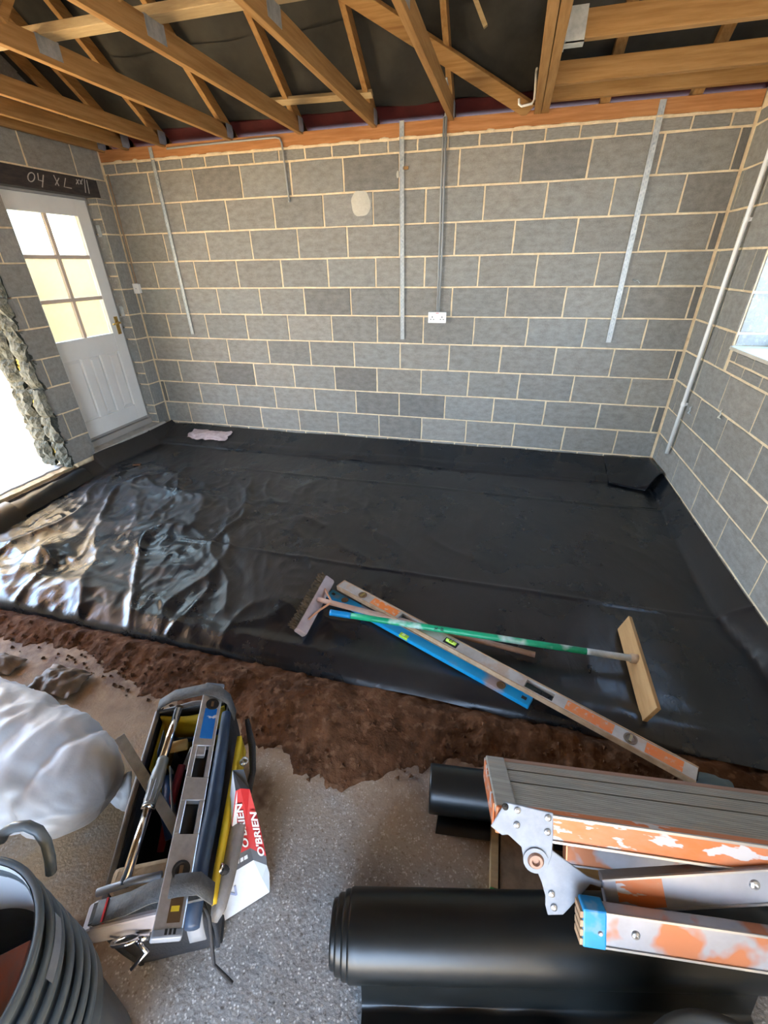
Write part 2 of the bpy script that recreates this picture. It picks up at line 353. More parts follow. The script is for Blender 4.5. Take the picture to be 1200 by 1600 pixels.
def lay(wall, axis, u0, u1, z0, z1, kind='block', dark=None, off=0.0):
    me = rng.choice(BLK if kind == 'block' else BRK)
    o = bpy.data.objects.new(kind, me); COL.objects.link(o); o.parent = wall
    c, w, zc, h = (u0 + u1) / 2, u1 - u0, (z0 + z1) / 2, z1 - z0
    p = rng.uniform(-.0012, .0012) + off
    if axis == 'B': o.location = (c, YB + p, zc)
    elif axis == 'R': o.location = (XR + p, -c, zc); o.rotation_euler = (0, 0, -math.pi / 2)
    elif axis == 'L': o.location = (XL - p, -c, zc); o.rotation_euler = (0, 0, math.pi / 2)
    o.scale = (w, 1, h); o.color = tone(dark)
    return o
J = 0.0062
def course(wall, axis, joints, z0, z1, kind='block', dark={}, gap=J):
    for i in range(len(joints) - 1):
        a, b = joints[i], joints[i + 1]
        if b - a > 0.025: lay(wall, axis, a + gap, b - gap, z0 + J, z1 - J, kind, dark.get(i))

# ---- back wall
wb = struct('wall_back', label='grey concrete block back wall with cream mortar joints')
MB().box((-.3, 5.3), (.0042, .1), (-.05, 2.508)).build('mortar_bed', 'mortar', wb)
CJ = {1: [0, .443, .89, 1.339, 1.79, 2.24, 2.693, 3.146, 3.597, 4.044, 4.488, 4.925, 4.985],
      2: [0, .271, .716, 1.158, 1.606, 2.053, 2.477, 2.901, 3.347, 3.794, 4.24, 4.683, 4.985],
      3: [0, .045, .458, .905, 1.351, 1.799, 2.247, 2.696, 3.145, 3.594, 4.041, 4.488, 4.93, 4.985],
      4: [0, .28, .725, 1.168, 1.612, 2.055, 2.488, 2.908, 3.347, 3.792, 4.236, 4.68, 4.985],
      5: [0, .045, .468, .915, 1.362, 1.807, 2.253, 2.699, 3.147, 3.594, 4.041, 4.488, 4.93, 4.985],
      6: [0, .284, .73, 1.175, 1.616, 2.055, 2.49, 2.91, 3.347, 3.788, 4.233, 4.676, 4.985],
      7: [0, .04, .479, .925, 1.372, 1.815, 2.259, 2.703, 3.149, 3.594, 4.041, 4.488, 4.935, 4.985],
      8: [0, .29, .737, 1.179, 1.616, 2.05, 2.477, 2.903, 3.337, 3.78, 4.227, 4.671, 4.985],
      9: [0, .05, .487, .935, 1.377, 1.818, 2.255, 2.693, 3.137, 3.582, 4.029, 4.479, 4.925, 4.985],
      10: [0, .292, .737, 1.179, 1.616, 2.051, 2.487, 2.92, 3.35, 3.79, 4.229, 4.667, 4.985]}
DARK = {1: {2: .82, 5: .8, 8: .78, 11: .62}, 2: {11: .82}, 3: {12: .62}, 5: {5: .78, 12: .62}, 7: {12: .62}, 8: {2: .72, 5: .74},
        9: {0: .6, 6: .76, 7: .76, 12: .62}, 10: {6: .8, 5: .9, 2: .9}, 6: {7: .88}}
for k, js in CJ.items(): course(wb, 'B', js, BED[k], BED[k - 1], dark=DARK.get(k, {}))
course(wb, 'B', [0] + [.13 + .225 * i for i in range(22)] + [4.985], 2.42, 2.497, 'brick')
course(wb, 'B', [0] + [.10 + .225 * i for i in range(22)] + [4.985], .092, .17, 'brick')
# smear of plaster, a foam blob and two rawl plugs on the block face
pp = MB()
def patch(mb, c, rx, rz, seed, y=-.002, th=.005):
    vs = [(c[0], y - th, c[1])]; n = 28
    for ring, k in ((.6, th * .9), (1.0, 0)):
        for i in range(n):
            a = 2 * math.pi * i / n; q = ring * (1 + .22 * N3(seed + 1.3 * math.cos(a), 1.3 * math.sin(a)))
            vs.append((c[0] + rx * q * math.cos(a), y - k, c[1] + rz * q * math.sin(a)))
    fs = [(0, 1 + (i + 1) % n, 1 + i) for i in range(n)] + [(1 + i, 1 + (i + 1) % n, 1 + n + (i + 1) % n, 1 + n + i) for i in range(n)]
    mb.add(vs, fs)
M['plaster'] = mat('pale_plaster', (0.52, 0.49, 0.40), 0.95, col2=(0.60, 0.57, 0.48), scale=12, bump=.3, bscale=70)
patch(pp, (2.378, 2.118), .085, .085, 3.1); pp.build('plaster_patch', 'plaster', wb, smooth=True)
pf = MB(); patch(pf, (2.683, 2.29), .014, .024, 9.2, th=.008); pf.build('foam_blob', 'plaster', wb, smooth=True)
MB().box((2.725, 2.765), (-.012, .0), (2.315, 2.335)).build('timber_plug', 'pine_x', wb)
# ---- wall plate on top
wp = MB(); wp.box((0.0, XR), (-.004, .096), (2.508, 2.592)).build('trim_1', 'plate', None, bevel=.003)['kind'] = 'structure'
sq = MB()
for i in range(26):                                      # mortar squeezed out under the plate
    x = .2 + i * .185 + rng.uniform(-.05, .05)
    patch(sq, (x, 2.503), rng.uniform(.03, .09), rng.uniform(.006, .014), i * 2.7, y=-.004, th=.006)
o = sq.build('mortar_droppings', 'mortar', wb, smooth=True); o['kind'] = 'stuff'

# ---- right wall with window opening
wr = struct('wall_right', label='grey concrete block wall with the window opening')
WY0, WY1, WZ0, WZ1 = .745, 1.95, 1.205, 2.25             # window opening (distance from back wall, heights)
mr = MB(); x0, x1 = XR + .0042, XR + .30
mr.box((x0, x1), (-WY0, .1), (-.05, 2.6)); mr.box((x0, x1), (ROOF_Y, -WY1), (-.05, 2.6))
mr.box((x0, x1), (-WY1, -WY0), (-.05, WZ0 - .004)); mr.box((x0, x1), (-WY1, -WY0), (WZ1, 2.6)); mr.build('mortar_bed', 'mortar', wr)
def rj(start): return [start + .452 * i for i in range(11) if start + .452 * i < 4.9]
RJ = {10: [.005, .10] + rj(.552), 9: [.005, .372] + rj(.824), 8: [.005, .04, .13] + rj(.569), 7: [.005, .405] + rj(.857)}
for k, js in RJ.items(): course(wr, 'R', js, BED[k], BED[k - 1])
course(wr, 'R', [.005] + [.17 + .225 * i for i in range(21)], .092, .17, 'brick')
course(wr, 'R', [.005, .30, .36, .47, .60, .735], BED[6], BED[5])
course(wr, 'R', [.77] + [.77 + .225 * i for i in range(1, 6)], BED[6], 1.137, 'brick')
course(wr, 'R', [.77, .845] + [.845 + .225 * i for i in range(1, 5)], 1.137, 1.202, 'brick')
for k, js in {5: [.005, .30, .41, .745], 4: [.005, .06, .42, .62, .745], 3: [.005, .27, .745], 2: [.005, .05, .44, .745], 1: [.005, .30, .745]}.items():
    course(wr, 'R', js, BED[k], BED[k - 1])
course(wr, 'R', [.005, .19, .41, .635, .745], 2.42, 2.497, 'brick')
for k in (6, 5, 4, 3, 2, 1): course(wr, 'R', [WY1] + [WY1 + .3 + .45 * i for i in range(5)], BED[k], BED[k - 1])
# reveal of the window: its own cut blocks and sill board
rv = MB()
for k in range(1, 7):
    z0 = max(BED[k] + J, WZ0 + .02); z1 = min(BED[k - 1] - J, WZ1)
    if z1 - z0 < .03: continue
    sp = .155 if k % 2 else .20
    for a, b in ((.012, sp - J), (sp + J, .285)):
        MB().box((XR + a, XR + b), (-WY0 - .008, -WY0 + .02), (z0, z1)).build('block', 'block', wr, bevel=.003).color = tone(1.1)
MB().box((XR - .012, XR + .295), (-WY1, -WY0 + .0), (WZ0 - .004, WZ0 + .016)).build('window_sill', 'plaster', wr, bevel=.003)
MB().box((XR + .13, XR + .29), (-WY0 - .016, -WY0 - .006), (1.475, 1.495)).build('frame_strap', 'galv', wr)
w1 = struct('window_1', (XR + .25, -(WY0 + WY1) / 2, WZ0 + .02), 'white framed window in the right wall')
fz0, fz1, fx = WZ0 + .02, WZ1, XR + .24
for y in (-WY0 - .05, -1.35, -WY1 + .0): MB().box((fx, fx + .06), (y, y + .05), (fz0, fz1)).build('frame_bar', 'white_plastic', w1)
for z in (fz0, fz1 - .05): MB().box((fx, fx + .06), (-WY1, -WY0), (z, z + .05)).build('frame_bar', 'white_plastic', w1)
for a, b in ((-1.35, -1.95), (-.795, -1.30)): MB().box((fx + .02, fx + .026), (b, a), (fz0, fz1)).build('pane', 'glass', w1)

# ---- left wall with door opening; its near end is broken off
YE = -1.31                                                # broken end of the wall
DY0, DY1, DZ0, DZ1 = .17, 1.05, .20, 2.225                 # door opening
wl = struct('wall_left', label='grey block wall with the door, broken off at its near end')
ml = MB(); a0, a1 = -.10, -.0042
ml.box((a0, a1), (-DY0, .0), (-.05, 2.62)); ml.box((a0, a1), (YE + .05, -DY1), (-.05, 2.62)); ml.box((a0, a1), (-DY1, -DY0), (2.37, 2.62)); ml.box((a0, a1), (-DY1, -DY0), (-.05, .12))
ml.box((-.30, -.16), (-DY0, .1), (-.05, 2.62)); ml.box((-.30, -.16), (YE + .05, -DY1), (-.05, 2.62)); ml.box((-.30, -.16), (-DY1, -DY0), (DZ1, 2.62)); ml.box((-.30, -.16), (-DY1, -DY0), (-.05, .18))
ml.box((-.30, -.0055), (ROOF_Y, -3.4), (-.05, 2.62)); ml.box((-.30, -.0055), (-3.4, YE), (2.25, 2.62))
ml.build('mortar_bed', 'mortar', wl)
for k in range(1, 11):
    if BED[k] < 2.24: lay(wl, 'L', .012, DY0 - .002, BED[k] + J, min(BED[k - 1] - J, 2.235 if k == 1 else 9), 'block')
    js = [DY1, 1.22, 1.31] if k % 2 else [DY1, 1.31]
    for i in range(len(js) - 1): lay(wl, 'L', js[i] + (J if i else 0), js[i + 1] - (J if i < len(js) - 2 else 0), BED[k] + J, BED[k - 1] - J if k > 1 else 2.235, 'block')
course(wl, 'L', [.012, .30, .75, 1.2, 1.65], 2.375, 2.60)
lay(wl, 'L', .012, DY0 - .05, 2.236, 2.372, 'block')
# cut blocks of the pier's reveal
for k in range(1, 11):
    z0, z1 = max(BED[k] + J, .215), min(BED[k - 1] - J, 2.235)
    cuts = [(z0, z1)] if k % 2 else [(z0, (z0 + z1) / 2 - J), ((z0 + z1) / 2 + J, z1)]
    for a, b in cuts:
        if b - a > .03: MB().box((-.158, -.006), (-DY0 - .004, -DY0 + .02), (a, b)).build('block', 'block', wl, bevel=.003).color = tone()
for zc in (1.995, 1.33):                                   # bright metal ties on the reveal
    MB().box((-.085, -.045), (-DY0 - .009, -DY0 - .003), (zc - .045, zc + .045)).build('frame_tie', 'galv', wl)
# broken end: each torn block of the two leaves, wool in the cavity between them
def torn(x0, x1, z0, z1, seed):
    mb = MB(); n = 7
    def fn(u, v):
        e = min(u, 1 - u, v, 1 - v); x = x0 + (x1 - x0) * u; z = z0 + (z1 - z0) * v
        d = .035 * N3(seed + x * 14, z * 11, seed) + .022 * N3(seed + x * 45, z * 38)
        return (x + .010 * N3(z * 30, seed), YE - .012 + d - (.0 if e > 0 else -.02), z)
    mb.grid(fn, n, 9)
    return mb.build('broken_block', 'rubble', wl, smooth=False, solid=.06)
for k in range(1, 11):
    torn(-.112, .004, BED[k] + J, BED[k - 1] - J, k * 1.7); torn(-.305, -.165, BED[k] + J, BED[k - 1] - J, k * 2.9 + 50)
for i, (z, hh) in enumerate(((.28, .10), (.75, .16), (1.02, .12), (1.5, .14), (1.95, .2))):
    mb = MB(); mb.grid(lambda u, v: (-.17 + .075 * u, YE + .012 + .02 * N3(u * 5, v * 6, i) - .02 * math.sin(math.pi * u), z + hh * (v - .5) * (1 + .3 * N3(u * 4, i))), 6, 8)
    mb.build('cavity_wool', 'wool', wl, smooth=True)
# lintel over the door with chalk figures written upside down
lt = MB(); lt.box((-.11, .008), (-1.62, -.125), (2.24, 2.368)); ln = lt.build('lintel', 'black_lintel', wl, bevel=.004)
lw = MB()
strokes = [[(300 + 75 * 0, 0)]]
def zpx(p): q = atx(p[0] / 7.06, 260 + p[1] / 7.06, .0095); return q
ell = [(345 + 38 * math.cos(t * .449), 118 + 50 * math.sin(t * .449)) for t in range(15)]
for st in (ell, [(415, 75), (425, 150), (478, 165)], [(478, 95), (468, 230)], [(590, 95), (650, 215)], [(650, 130), (612, 205)], [(722, 130), (708, 225), (790, 242)],
           [(840, 140), (870, 200)], [(868, 145), (842, 195)], [(880, 150), (905, 200)], [(908, 140), (885, 195)], [(930, 140), (945, 290)], [(955, 150), (985, 300)]):
    lw.tube([zpx(p) for p in st], .0035, 5)
lw.build('chalk_writing', 'chalk', ln)
# orange tape scrap on the lintel
MB().box((.008, .014), (-1.10, -1.045), (2.285, 2.345)).build('orange_tag', mat('orange_tag', (.6, .2, .06), .6), ln)

# ---- door 1
d1 = struct('door_1', (-.12, -.6, .3), 'white half glazed door with six frosted panes')
XD = -.10; yl, yr, zb, zt = -.995, -.203, .292, 2.222
def dbox(name, y, z, x=(XD - .044, XD), m='door_white', bev=.003): return MB().box(x, y, z).build(name, m, d1, bevel=bev)
P0, P1, PZ = -.962, -.328, [1.150, 1.447, 1.477, 1.775, 1.805, 2.098]
dbox('stile', (yl, P0), (zb, zt)); dbox('stile', (P1, yr), (zb, zt))
dbox('top_rail', (P0, P1), (PZ[5], zt)); dbox('middle_rail', (P0, P1), (.985, PZ[0])); dbox('bottom_rail', (P0, P1), (zb, .445))
M['bar'] = mat('glazing_bar', (0.62, 0.50, 0.40), .5)
dbox('glazing_bar', (-.664, -.632), (PZ[0], PZ[5]), m='bar', x=(XD - .03, XD - .002))
for z in (PZ[1], PZ[3]): dbox('glazing_bar', (P0, P1), (z, z + .03), m='bar', x=(XD - .03, XD - .004))
for (a, b) in ((P0, -.664), (-.632, P1)):
    for i in (0, 2, 4): MB().box((XD - .024, XD - .020), (a, b), (PZ[i], PZ[i + 1])).build('pane', 'frosted', d1)
for a, b in ((P0, -.775), (-.690, -.555), (-.468, P1)):    # three sunk panels, bevelled fields
    f = MB(); z0, z1 = .445, .985
    f.box((XD - .03, XD - .020), (a, b), (z0, z1)); o = f.build('panel', 'door_white', d1)
    g = MB(); e = .028
    vs = [(XD - .020, a + .004, z0 + .004), (XD - .020, b - .004, z0 + .004), (XD - .020, b - .004, z1 - .004), (XD - .020, a + .004, z1 - .004),
          (XD - .006, a + e, z0 + e), (XD - .006, b - e, z0 + e), (XD - .006, b - e, z1 - e), (XD - .006, a + e, z1 - e)]
    g.add(vs, [(4, 5, 6, 7), (0, 1, 5, 4), (1, 2, 6, 5), (2, 3, 7, 6), (3, 0, 4, 7)]); g.build('panel_field', 'door_white', o)
for a, b in ((-.775, -.690), (-.555, -.468)): dbox('muntin', (a, b), (.445, .985))
hp = dbox('handle_plate', (-.272, -.228), (1.13, 1.29), x=(XD, XD + .006), m='brass')
hd = MB(); hd.tube([(XD, -.25, 1.235), (XD + .045, -.25, 1.235), (XD + .052, -.262, 1.235), (XD + .052, -.35, 1.23)], .009, 8); hd.build('lever', 'brass', hp, smooth=True)
M['frame_grey'] = mat('door_frame', (0.34, 0.32, 0.29), .6)
dbox('frame_jamb', (-.198, -.176), (.20, 2.235), x=(-.19, -.11), m='frame_grey'); dbox('frame_jamb', (-1.05, -1.0), (.20, 2.235), x=(-.19, -.11), m='frame_grey')
dbox('frame_head', (-1.0, -.198), (2.224, 2.245), x=(-.19, -.09), m='frame_grey')
M['sill'] = mat('concrete_sill', (0.36, 0.35, 0.32), .9, col2=(.46, .45, .42), scale=12, bump=.3, bscale=60)
dbox('door_sill', (-1.07, -.11), (.12, .205), x=(-.16, .03), m='sill'); dbox('threshold_board', (-1.05, -.176), (.205, .262), x=(-.16, -.085), m='frame_grey'); dbox('added_gap_filler', (-1.0, -.198), (.262, .296), x=(-.16, -.125), m='frame_grey')  # last strip added behind the leaf to stop light leaking under the door

# ---- rear of the garage: unseen doorway behind the camera, narrowed and lowered to cut the light
wk = struct('wall_rear')
k = MB(); k.box((-.3, .25), (ROOF_Y - .1, ROOF_Y), (0, 2.6)); k.box((4.75, 5.3), (ROOF_Y - .1, ROOF_Y), (0, 2.6)); k.box((.25, 4.75), (ROOF_Y - .1, ROOF_Y), (2.3, 2.6)); k.box((.25, 2.5), (ROOF_Y - .1, ROOF_Y), (0, 2.3)); k.box((2.5, 4.75), (ROOF_Y - .06, ROOF_Y - .02), (1.95, 2.3)); k.build('blockwork', 'block', wk)

# ---- floor, outside ground
fl = MB(); fl.box((-.15, XR + .15), (ROOF_Y - .1, .05), (-.12, 0)); fl.build('floor', 'slab', None)['kind'] = 'structure'
gd = MB(); gd.box((-14, 18), (-24, ROOF_Y - .1), (-.14, -.02)); gd.box((XR + .3, 18), (ROOF_Y - .1, 14), (-.14, -.02)); gd.build('ground', 'lawn', None)['kind'] = 'structure'
pv = MB(); pv.box((-14, -.305), (ROOF_Y - .1, 14), (-.14, .115)); pv.build('outdoor_paving', 'paving', None)['kind'] = 'structure'
th = struct('trim_2', label='broken floor edge and timber strip under the wall opening')
MB().box((-.305, -.02), (-3.4, YE + .02), (0, .128)).build('floor_edge', 'sill', th, bevel=.006)
def rough_strip(x0, x1, z0, z1, name, m, seed):
    mb = MB(); n = 46
    prof = [(x0, z0), (x0, z1), (x1, z1), (x1, z0)]
    vs = []
    for i in range(n):
        y = YE + .03 - i * .046
        for q, (x, z) in enumerate(prof): vs.append((x + .010 * N3(y * 9, q + seed), y, z + (.008 * N3(y * 12, q * 3 + seed) if z == z1 else 0)))
    fs = [(i * 4 + q, i * 4 + (q + 1) % 4, i * 4 + 4 + (q + 1) % 4, i * 4 + 4 + q) for i in range(n - 1) for q in range(4)]
    mb.add(vs, fs); return mb.build(name, m, th, fix=True)
rough_strip(-.20, -.125, .125, .158, 'rubble_strip', 'sill', 1.0)
rough_strip(-.11, -.035, .125, .15, 'timber_strip', 'pale_wood', 4.0)
# plywood sheet outside the opening, garden wall beyond the door
pl = MB(); pl.box((-1.85, -.34), (-1.14, -1.12), (.115, 2.35)); p_ = pl.build('plywood_sheet', 'ply', None)
tag(p_, 'sunlit pale plywood sheet standing outside the broken wall', 'board')
kn = MB(); c_ = aty(36, 677, -1.1415)
kn.lathe([(0, .002), (.014, .002), (.022, .0)], c_, (0, -1, 0), 14); kn.build('knot', mat('knot', (.42, .25, .14), .7), p_)
cn = MB(); cn.box((-2.0, -.31), (-4.3, -1.05), (2.50, 2.56)); cn = cn.build('added_shade_slab', 'pine_x', None); cn['kind'] = 'structure'  # unseen slab added to keep sky and sun off the plywood
gw = MB(); gw.box((-2.35, -2.2), (-.4, 6), (.115, 1.86)); tag(gw.build('garden_wall', 'garden_wall', None), 'yellow rendered garden wall seen through the door panes', 'wall', kind='structure')

# ---- roof: felt, eaves board
SL = 0.645
def rz(y, z0=2.690): return z0 - SL * y                     # felt line over the back slope
YR = -3.4
cl = struct('ceiling', label='dark sagging roofing felt between the rafters')
def felt(x0, x1, y0, y1, lift):
    mb = MB()
    def fn(u, v):
        x = x0 + (x1 - x0) * u; y = y0 + (y1 - y0) * v
        sag = .022 * abs(math.sin(math.pi * ((x - .08) / .605))) * (1 + .5 * N3(x * 3, y * 2))
        return (x, y, rz(y) + lift - sag + .012 * N3(x * 2.4, y * 3.3))
    return mb.grid(fn, 66, 12)
felt(-.4, 5.4, -.015, -.47, 0.0).build('felt_sheet', 'felt', cl, smooth=True)
felt(-.4, 5.4, -.43, -1.45, .012).build('felt_sheet', 'felt', cl, smooth=True)
felt(-.4, 5.4, -1.41, -2.45, .022).build('felt_sheet', 'felt', cl, smooth=True)
felt(-.4, 5.4, -2.41, -3.42, .030).build('felt_sheet', 'felt', cl, smooth=True)
eb = MB(); eb.obox((0, .0, 2.69), (1, 0, 0), unit((0, 1, -SL)), unit((0, SL, 1)), (-.4, 5.4), (0, .55), (-.012, .0)); eb.box((-.4, 5.4), (.30, .32), (2.3, 2.7)); eb.build('eaves_board', 'maroon', cl)
rs = MB(); rs.obox((0, YR, rz(YR) + .03), (1, 0, 0), unit((0, -1, -SL)), unit((0, -SL, 1)), (-.4, 5.4), (0, 4.4), (0, .03)); rs.build('rear_slope', 'felt', cl)
ft = MB(); ft.obox((0, .35, rz(.35) + .05), (1, 0, 0), unit((0, -1, SL)), unit((0, SL, 1)), (-.4, 5.4), (0, 4.55), (0, .02)); ft.build('roof_deck', 'felt', cl)
gb = MB(); gb.prism([(.1, 2.62), (YR, rz(YR)), (ROOF_Y, 2.62)], (0, 0, 0), (0, 1, 0), (0, 0, 1), (1, 0, 0), -.25, -.12); gb.prism([(.1, 2.6), (YR, rz(YR)), (ROOF_Y, 2.6)], (0, 0, 0), (0, 1, 0), (0, 0, 1), (1, 0, 0), 5.05, 5.2); gb.build('gable', 'block', cl)

# ---- trusses
RD = unit((0, -1, SL)); RN = unit((0, SL, 1))                # rafter direction and its normal
def truss(x, label, w=.036, plies=1, rafters=True):
    t = thing('roof_truss', (x, 0, 2.592), label, 'roof truss')
    MB().box((x - w / 2, x + w / 2), (ROOF_Y, .06), (2.574, 2.668)).build('bottom_chord', 'pine_y', t, bevel=.002)
    if rafters:
        Lr = 3.4 / -RD[1]
        r = MB(); r.obox((x, .0, 2.578), (1, 0, 0), RD, RN, (-w / 2, w / 2), (-.12, Lr), (0.0, .082)); r.build('rafter', 'pine_y', t, bevel=.002)
        r = MB(); r.obox((x, ROOF_Y, 2.578), (1, 0, 0), unit((0, 1, SL)), unit((0, -SL, 1)), (-w / 2, w / 2), (-.12, Lr), (0, .082)); r.build('rafter', 'pine_y', t, bevel=.002)
        for y0, y1 in ((-1.85, -1.25), (-1.95, -3.3)):
            MB().beam((x, y0, 2.66), (x, y1, rz(y1) - .10), w, .07, up=(1, 0, 0)).build('web', 'pine_y', t)
    for y, q in ((-1.62, .13), (-.03, .09)):
        MB().box((x - w / 2 - .0015, x + w / 2 + .0015), (y - q / 2, y + q / 2), (2.60 if y < -1 else 2.585, 2.672)).build('nail_plate', 'galv_dark', t)
    return t
tx = [.305, .672, 1.302, 1.913, 2.503, 3.075]
t0 = truss(.305, 'roof truss second from the door wall, its chord over the left metal strap')
for x, l in zip(tx[1:], ('roof truss third from the door wall, left of the long joist run', 'roof truss whose chord meets the wall plate left of the short hanging conduit',
                         'roof truss with the chord right of the short hanging conduit', 'roof truss with the right end of the small noggin nailed to it',
                         'roof truss crossed by the diagonal brace, above the double socket')):
    dup(t0, x - .305, l)
dup(t0, .055 - .305, 'roof truss lying against the door wall, deepest in shade')
gt = thing('roof_girder', (3.685, 0, 2.592), 'double girder timber running to the wall plate left of the right hand joists', 'girder')
for x in (3.659, 3.709): MB().box((x - .023, x + .023), (ROOF_Y, .06), (2.568, 2.715)).build('ply_member', 'pine_y', gt, bevel=.003)
for x in (3.659, 3.709):
    r = MB(); r.obox((x, .0, 2.61), (1, 0, 0), RD, RN, (-.02, .02), (.25, 4.0), (0.02, .075)); r.build('rafter', 'pine_y', gt)
JY = [(-.125, 'lowest of the three joists right of the girder, right above the wall plate'), (-.47, 'middle one of the three joists right of the girder, with a dark knot'), (-1.07, 'joist right of the girder held in the metal hanger')]
for y, l in JY:
    b = MB(); b.box((3.736, XR + .02), (y - .0235, y + .0235), (2.598 if y > -.3 else 2.590, 2.696 if y > -.3 else 2.688)); o = b.build('ceiling_joist', 'pine_x', None, bevel=.004); tag(o, l, 'joist', 'joists right of the girder')
hg = MB(); y = -1.07
hg.box((3.733, 3.82), (y - .027, y - .0245), (2.578, 2.70)); hg.box((3.733, 3.82), (y + .0245, y + .027), (2.578, 2.70)); hg.box((3.733, 3.82), (y - .027, y + .027), (2.576, 2.584)); hg.box((3.732, 3.737), (y - .07, y + .07), (2.578, 2.70))
tag(hg.build('joist_hanger', 'galv', None), 'galvanised joist hanger on the girder', 'bracket')
for x, l in ((4.08, 'short rafter above the joists, nearer the girder'), (4.62, 'short rafter above the joists, nearer the right wall')):
    r = MB(); r.obox((x, .0, 2.578), (1, 0, 0), RD, RN, (-.03, .03), (-.1, 4.0), (0.02, .082)); tag(r.build('roof_rafter', 'pine_y', None), l, 'rafter')
# diagonal brace under the rafters, noggin, binders, loose batten
def onroof(u, v, z0): # on the plane z + SL*y = z0
    d = _ray(u, v); t = (z0 - CAM[2] - SL * CAM[1]) / (d[2] + SL * d[1]); return CAM + d * t
q0, q1 = onroof(828, 168, 2.60), onroof(500, -45, 2.60)
q1 = q0 + (q1 - q0) * 1.6
br = MB(); dv = unit(q1 - q0); sd = unit(np.cross(RN, dv)); br.obox(q0, dv, sd, RN, (0, np.linalg.norm(q1 - q0)), (-.05, .05), (-.030, -.004)); tag(br.build('diagonal_brace', 'pine_x', None, bevel=.002), 'long diagonal brace sloping down to the girder under the rafters', 'timber brace')
n0, n1 = onroof(415, 157, 2.61), onroof(578, 143, 2.61)
ng = MB(); ng.obox(n0, unit(n1 - n0), RD, RN, (-.03, np.linalg.norm(n1 - n0) + .02), (-.022, .022), (-.03, -.004)); tag(ng.build('noggin', 'pale_wood', None, bevel=.002), 'short pale noggin nailed across two rafters', 'timber batten')
bn = MB(); bn.box((.0, 3.05), (-1.66, -1.57), (2.670, 2.706)); bo = bn.build('binder', 'pale_wood', None, bevel=.003); tag(bo, 'pale timber binder laid across the truss chords, top left', 'timber binder')
st = MB(); a_, b_ = aty(741, -6, -.62), aty(759, 42, -.62); st.beam(b_, b_ + (a_ - b_) * 3, .022, .022); tag(st.build('hanging_batten', 'pale_wood', None), 'thin loose batten hanging in the dark roof left of the girder', 'timber batten')
hk = MB(); h_ = [aty(838, 112, -.12), aty(837, 130, -.12), aty(835, 155, -.12), aty(831, 162, -.12), aty(815, 166, -.12), aty(811, 163, -.12), aty(811, 154, -.12)]
hk.tube(h_, .0075, 8); hk.tube([h_[0], h_[0] + A((.012, 0, .20))], .007, 8); tag(hk.build('cable_hook', 'white_plastic', None, smooth=True), 'white hooked cable end hanging beside the girder', 'cable')

# ================================================================== ON THE BACK AND RIGHT WALLS
def strap(x0, z0, x1, z1, w, label):
    """galvanised restraint strap: a folded strip with two rows of punched slots"""
    t = thing('restraint_strap', (x0, -.006, z0), label, 'metal strap', 'metal straps on the block wall')
    d = A((x1 - x0, 0, z1 - z0)); L = np.linalg.norm(d); d = d / L; s = A((d[2], 0, -d[0])); o = A((x0, -.006, z0))
    mb = MB(); mb.obox(o, d, s, A((0, 1.0, 0)), (0, L), (-w / 2, w / 2), (-.0015, .0015))
    for e in (-1, 1): mb.obox(o, d, s, A((0, 1.0, 0)), (0, L), (e * w / 2 - .0012, e * w / 2 + .0012), (-.006, .0015))
    mb.build('strip', 'galv', t)
    sl_ = MB(); k = 0.03
    while k < L - .03:
        for e in (-1, 1): sl_.obox(o + d * (k + (.012 if e > 0 else 0)) + s * e * w * .22, d, s, A((0, 1.0, 0)), (0, .014), (-.0028, .0028), (-.0022, -.0016))
        k += .030
    q = sl_.build('slots', 'galv_dark', t); q['kind'] = 'stuff'
    for zz in (.12, .5, .85):
        n = MB(); n.lathe([(0, -.006), (.006, -.005), (.007, -.0015)], o + d * L * zz, (0, 1, 0), 8); n.build('nail', 'galv_dark', t)
    return t
strap(.556, 1.109, .535, 2.583, .030, 'dull metal strap on the block wall, nearest the door')
strap(2.725, 1.106, 2.712, 2.600, .032, 'punched metal strap on the block wall, left of the double socket')
strap(4.426, 1.118, 4.428, 2.585, .036, 'bright punched metal strap on the block wall, right of the double socket')

def socket(x0, x1, z0, z1, label, double=True):
    t = thing('wall_socket' if double else 'junction_box', ((x0 + x1) / 2, 0, z0), label, 'socket' if double else 'junction box')
    MB().box((x0 + .004, x1 - .004), (-.030, 0), (z0 + .004, z1 - .004)).build('back_box', 'white_plastic', t, bevel=.003)
    MB().box((x0, x1), (-.038, -.030), (z0, z1)).build('face_plate', 'white_plastic', t, bevel=.003)
    if double:
        for cx in (x0 + (x1 - x0) * .23, x0 + (x1 - x0) * .77):
            h = MB(); zc = z0 + (z1 - z0) * .42
            h.box((cx - .0035, cx + .0035), (-.0386, -.037), (zc + .006, zc + .016))
            for e in (-1, 1): h.box((cx + e * .012 - .005, cx + e * .012 + .005), (-.0386, -.037), (zc - .010, zc - .005))
            h.build('socket_holes', 'blue_mark', t)
        for e in (-1, 1):
            MB().box(((x0 + x1) / 2 + e * .013 - .009, (x0 + x1) / 2 + e * .013 + .009), (-.041, -.038), (z1 - .026, z1 - .012)).build('rocker_switch', 'white_plastic', t, bevel=.002)
        MB().box(((x0 + x1) / 2 - .012, (x0 + x1) / 2 + .012), (-.0388, -.037), (z1 - .010, z1 - .0065)).build('red_mark', 'red', t)
    else:
        n = MB(); n.lathe([(0, -.0395), (.005, -.039), (.006, -.037)], ((x0 + x1) / 2, 0, (z0 + z1) / 2), (0, 1, 0), 10); n.build('screw', 'galv_dark', t)
    return t
socket(2.957, 3.112, 1.248, 1.334, 'white double socket halfway up the block wall')
socket(.010, .078, 1.478, 1.566, 'small white single box on the block wall beside the door', False)

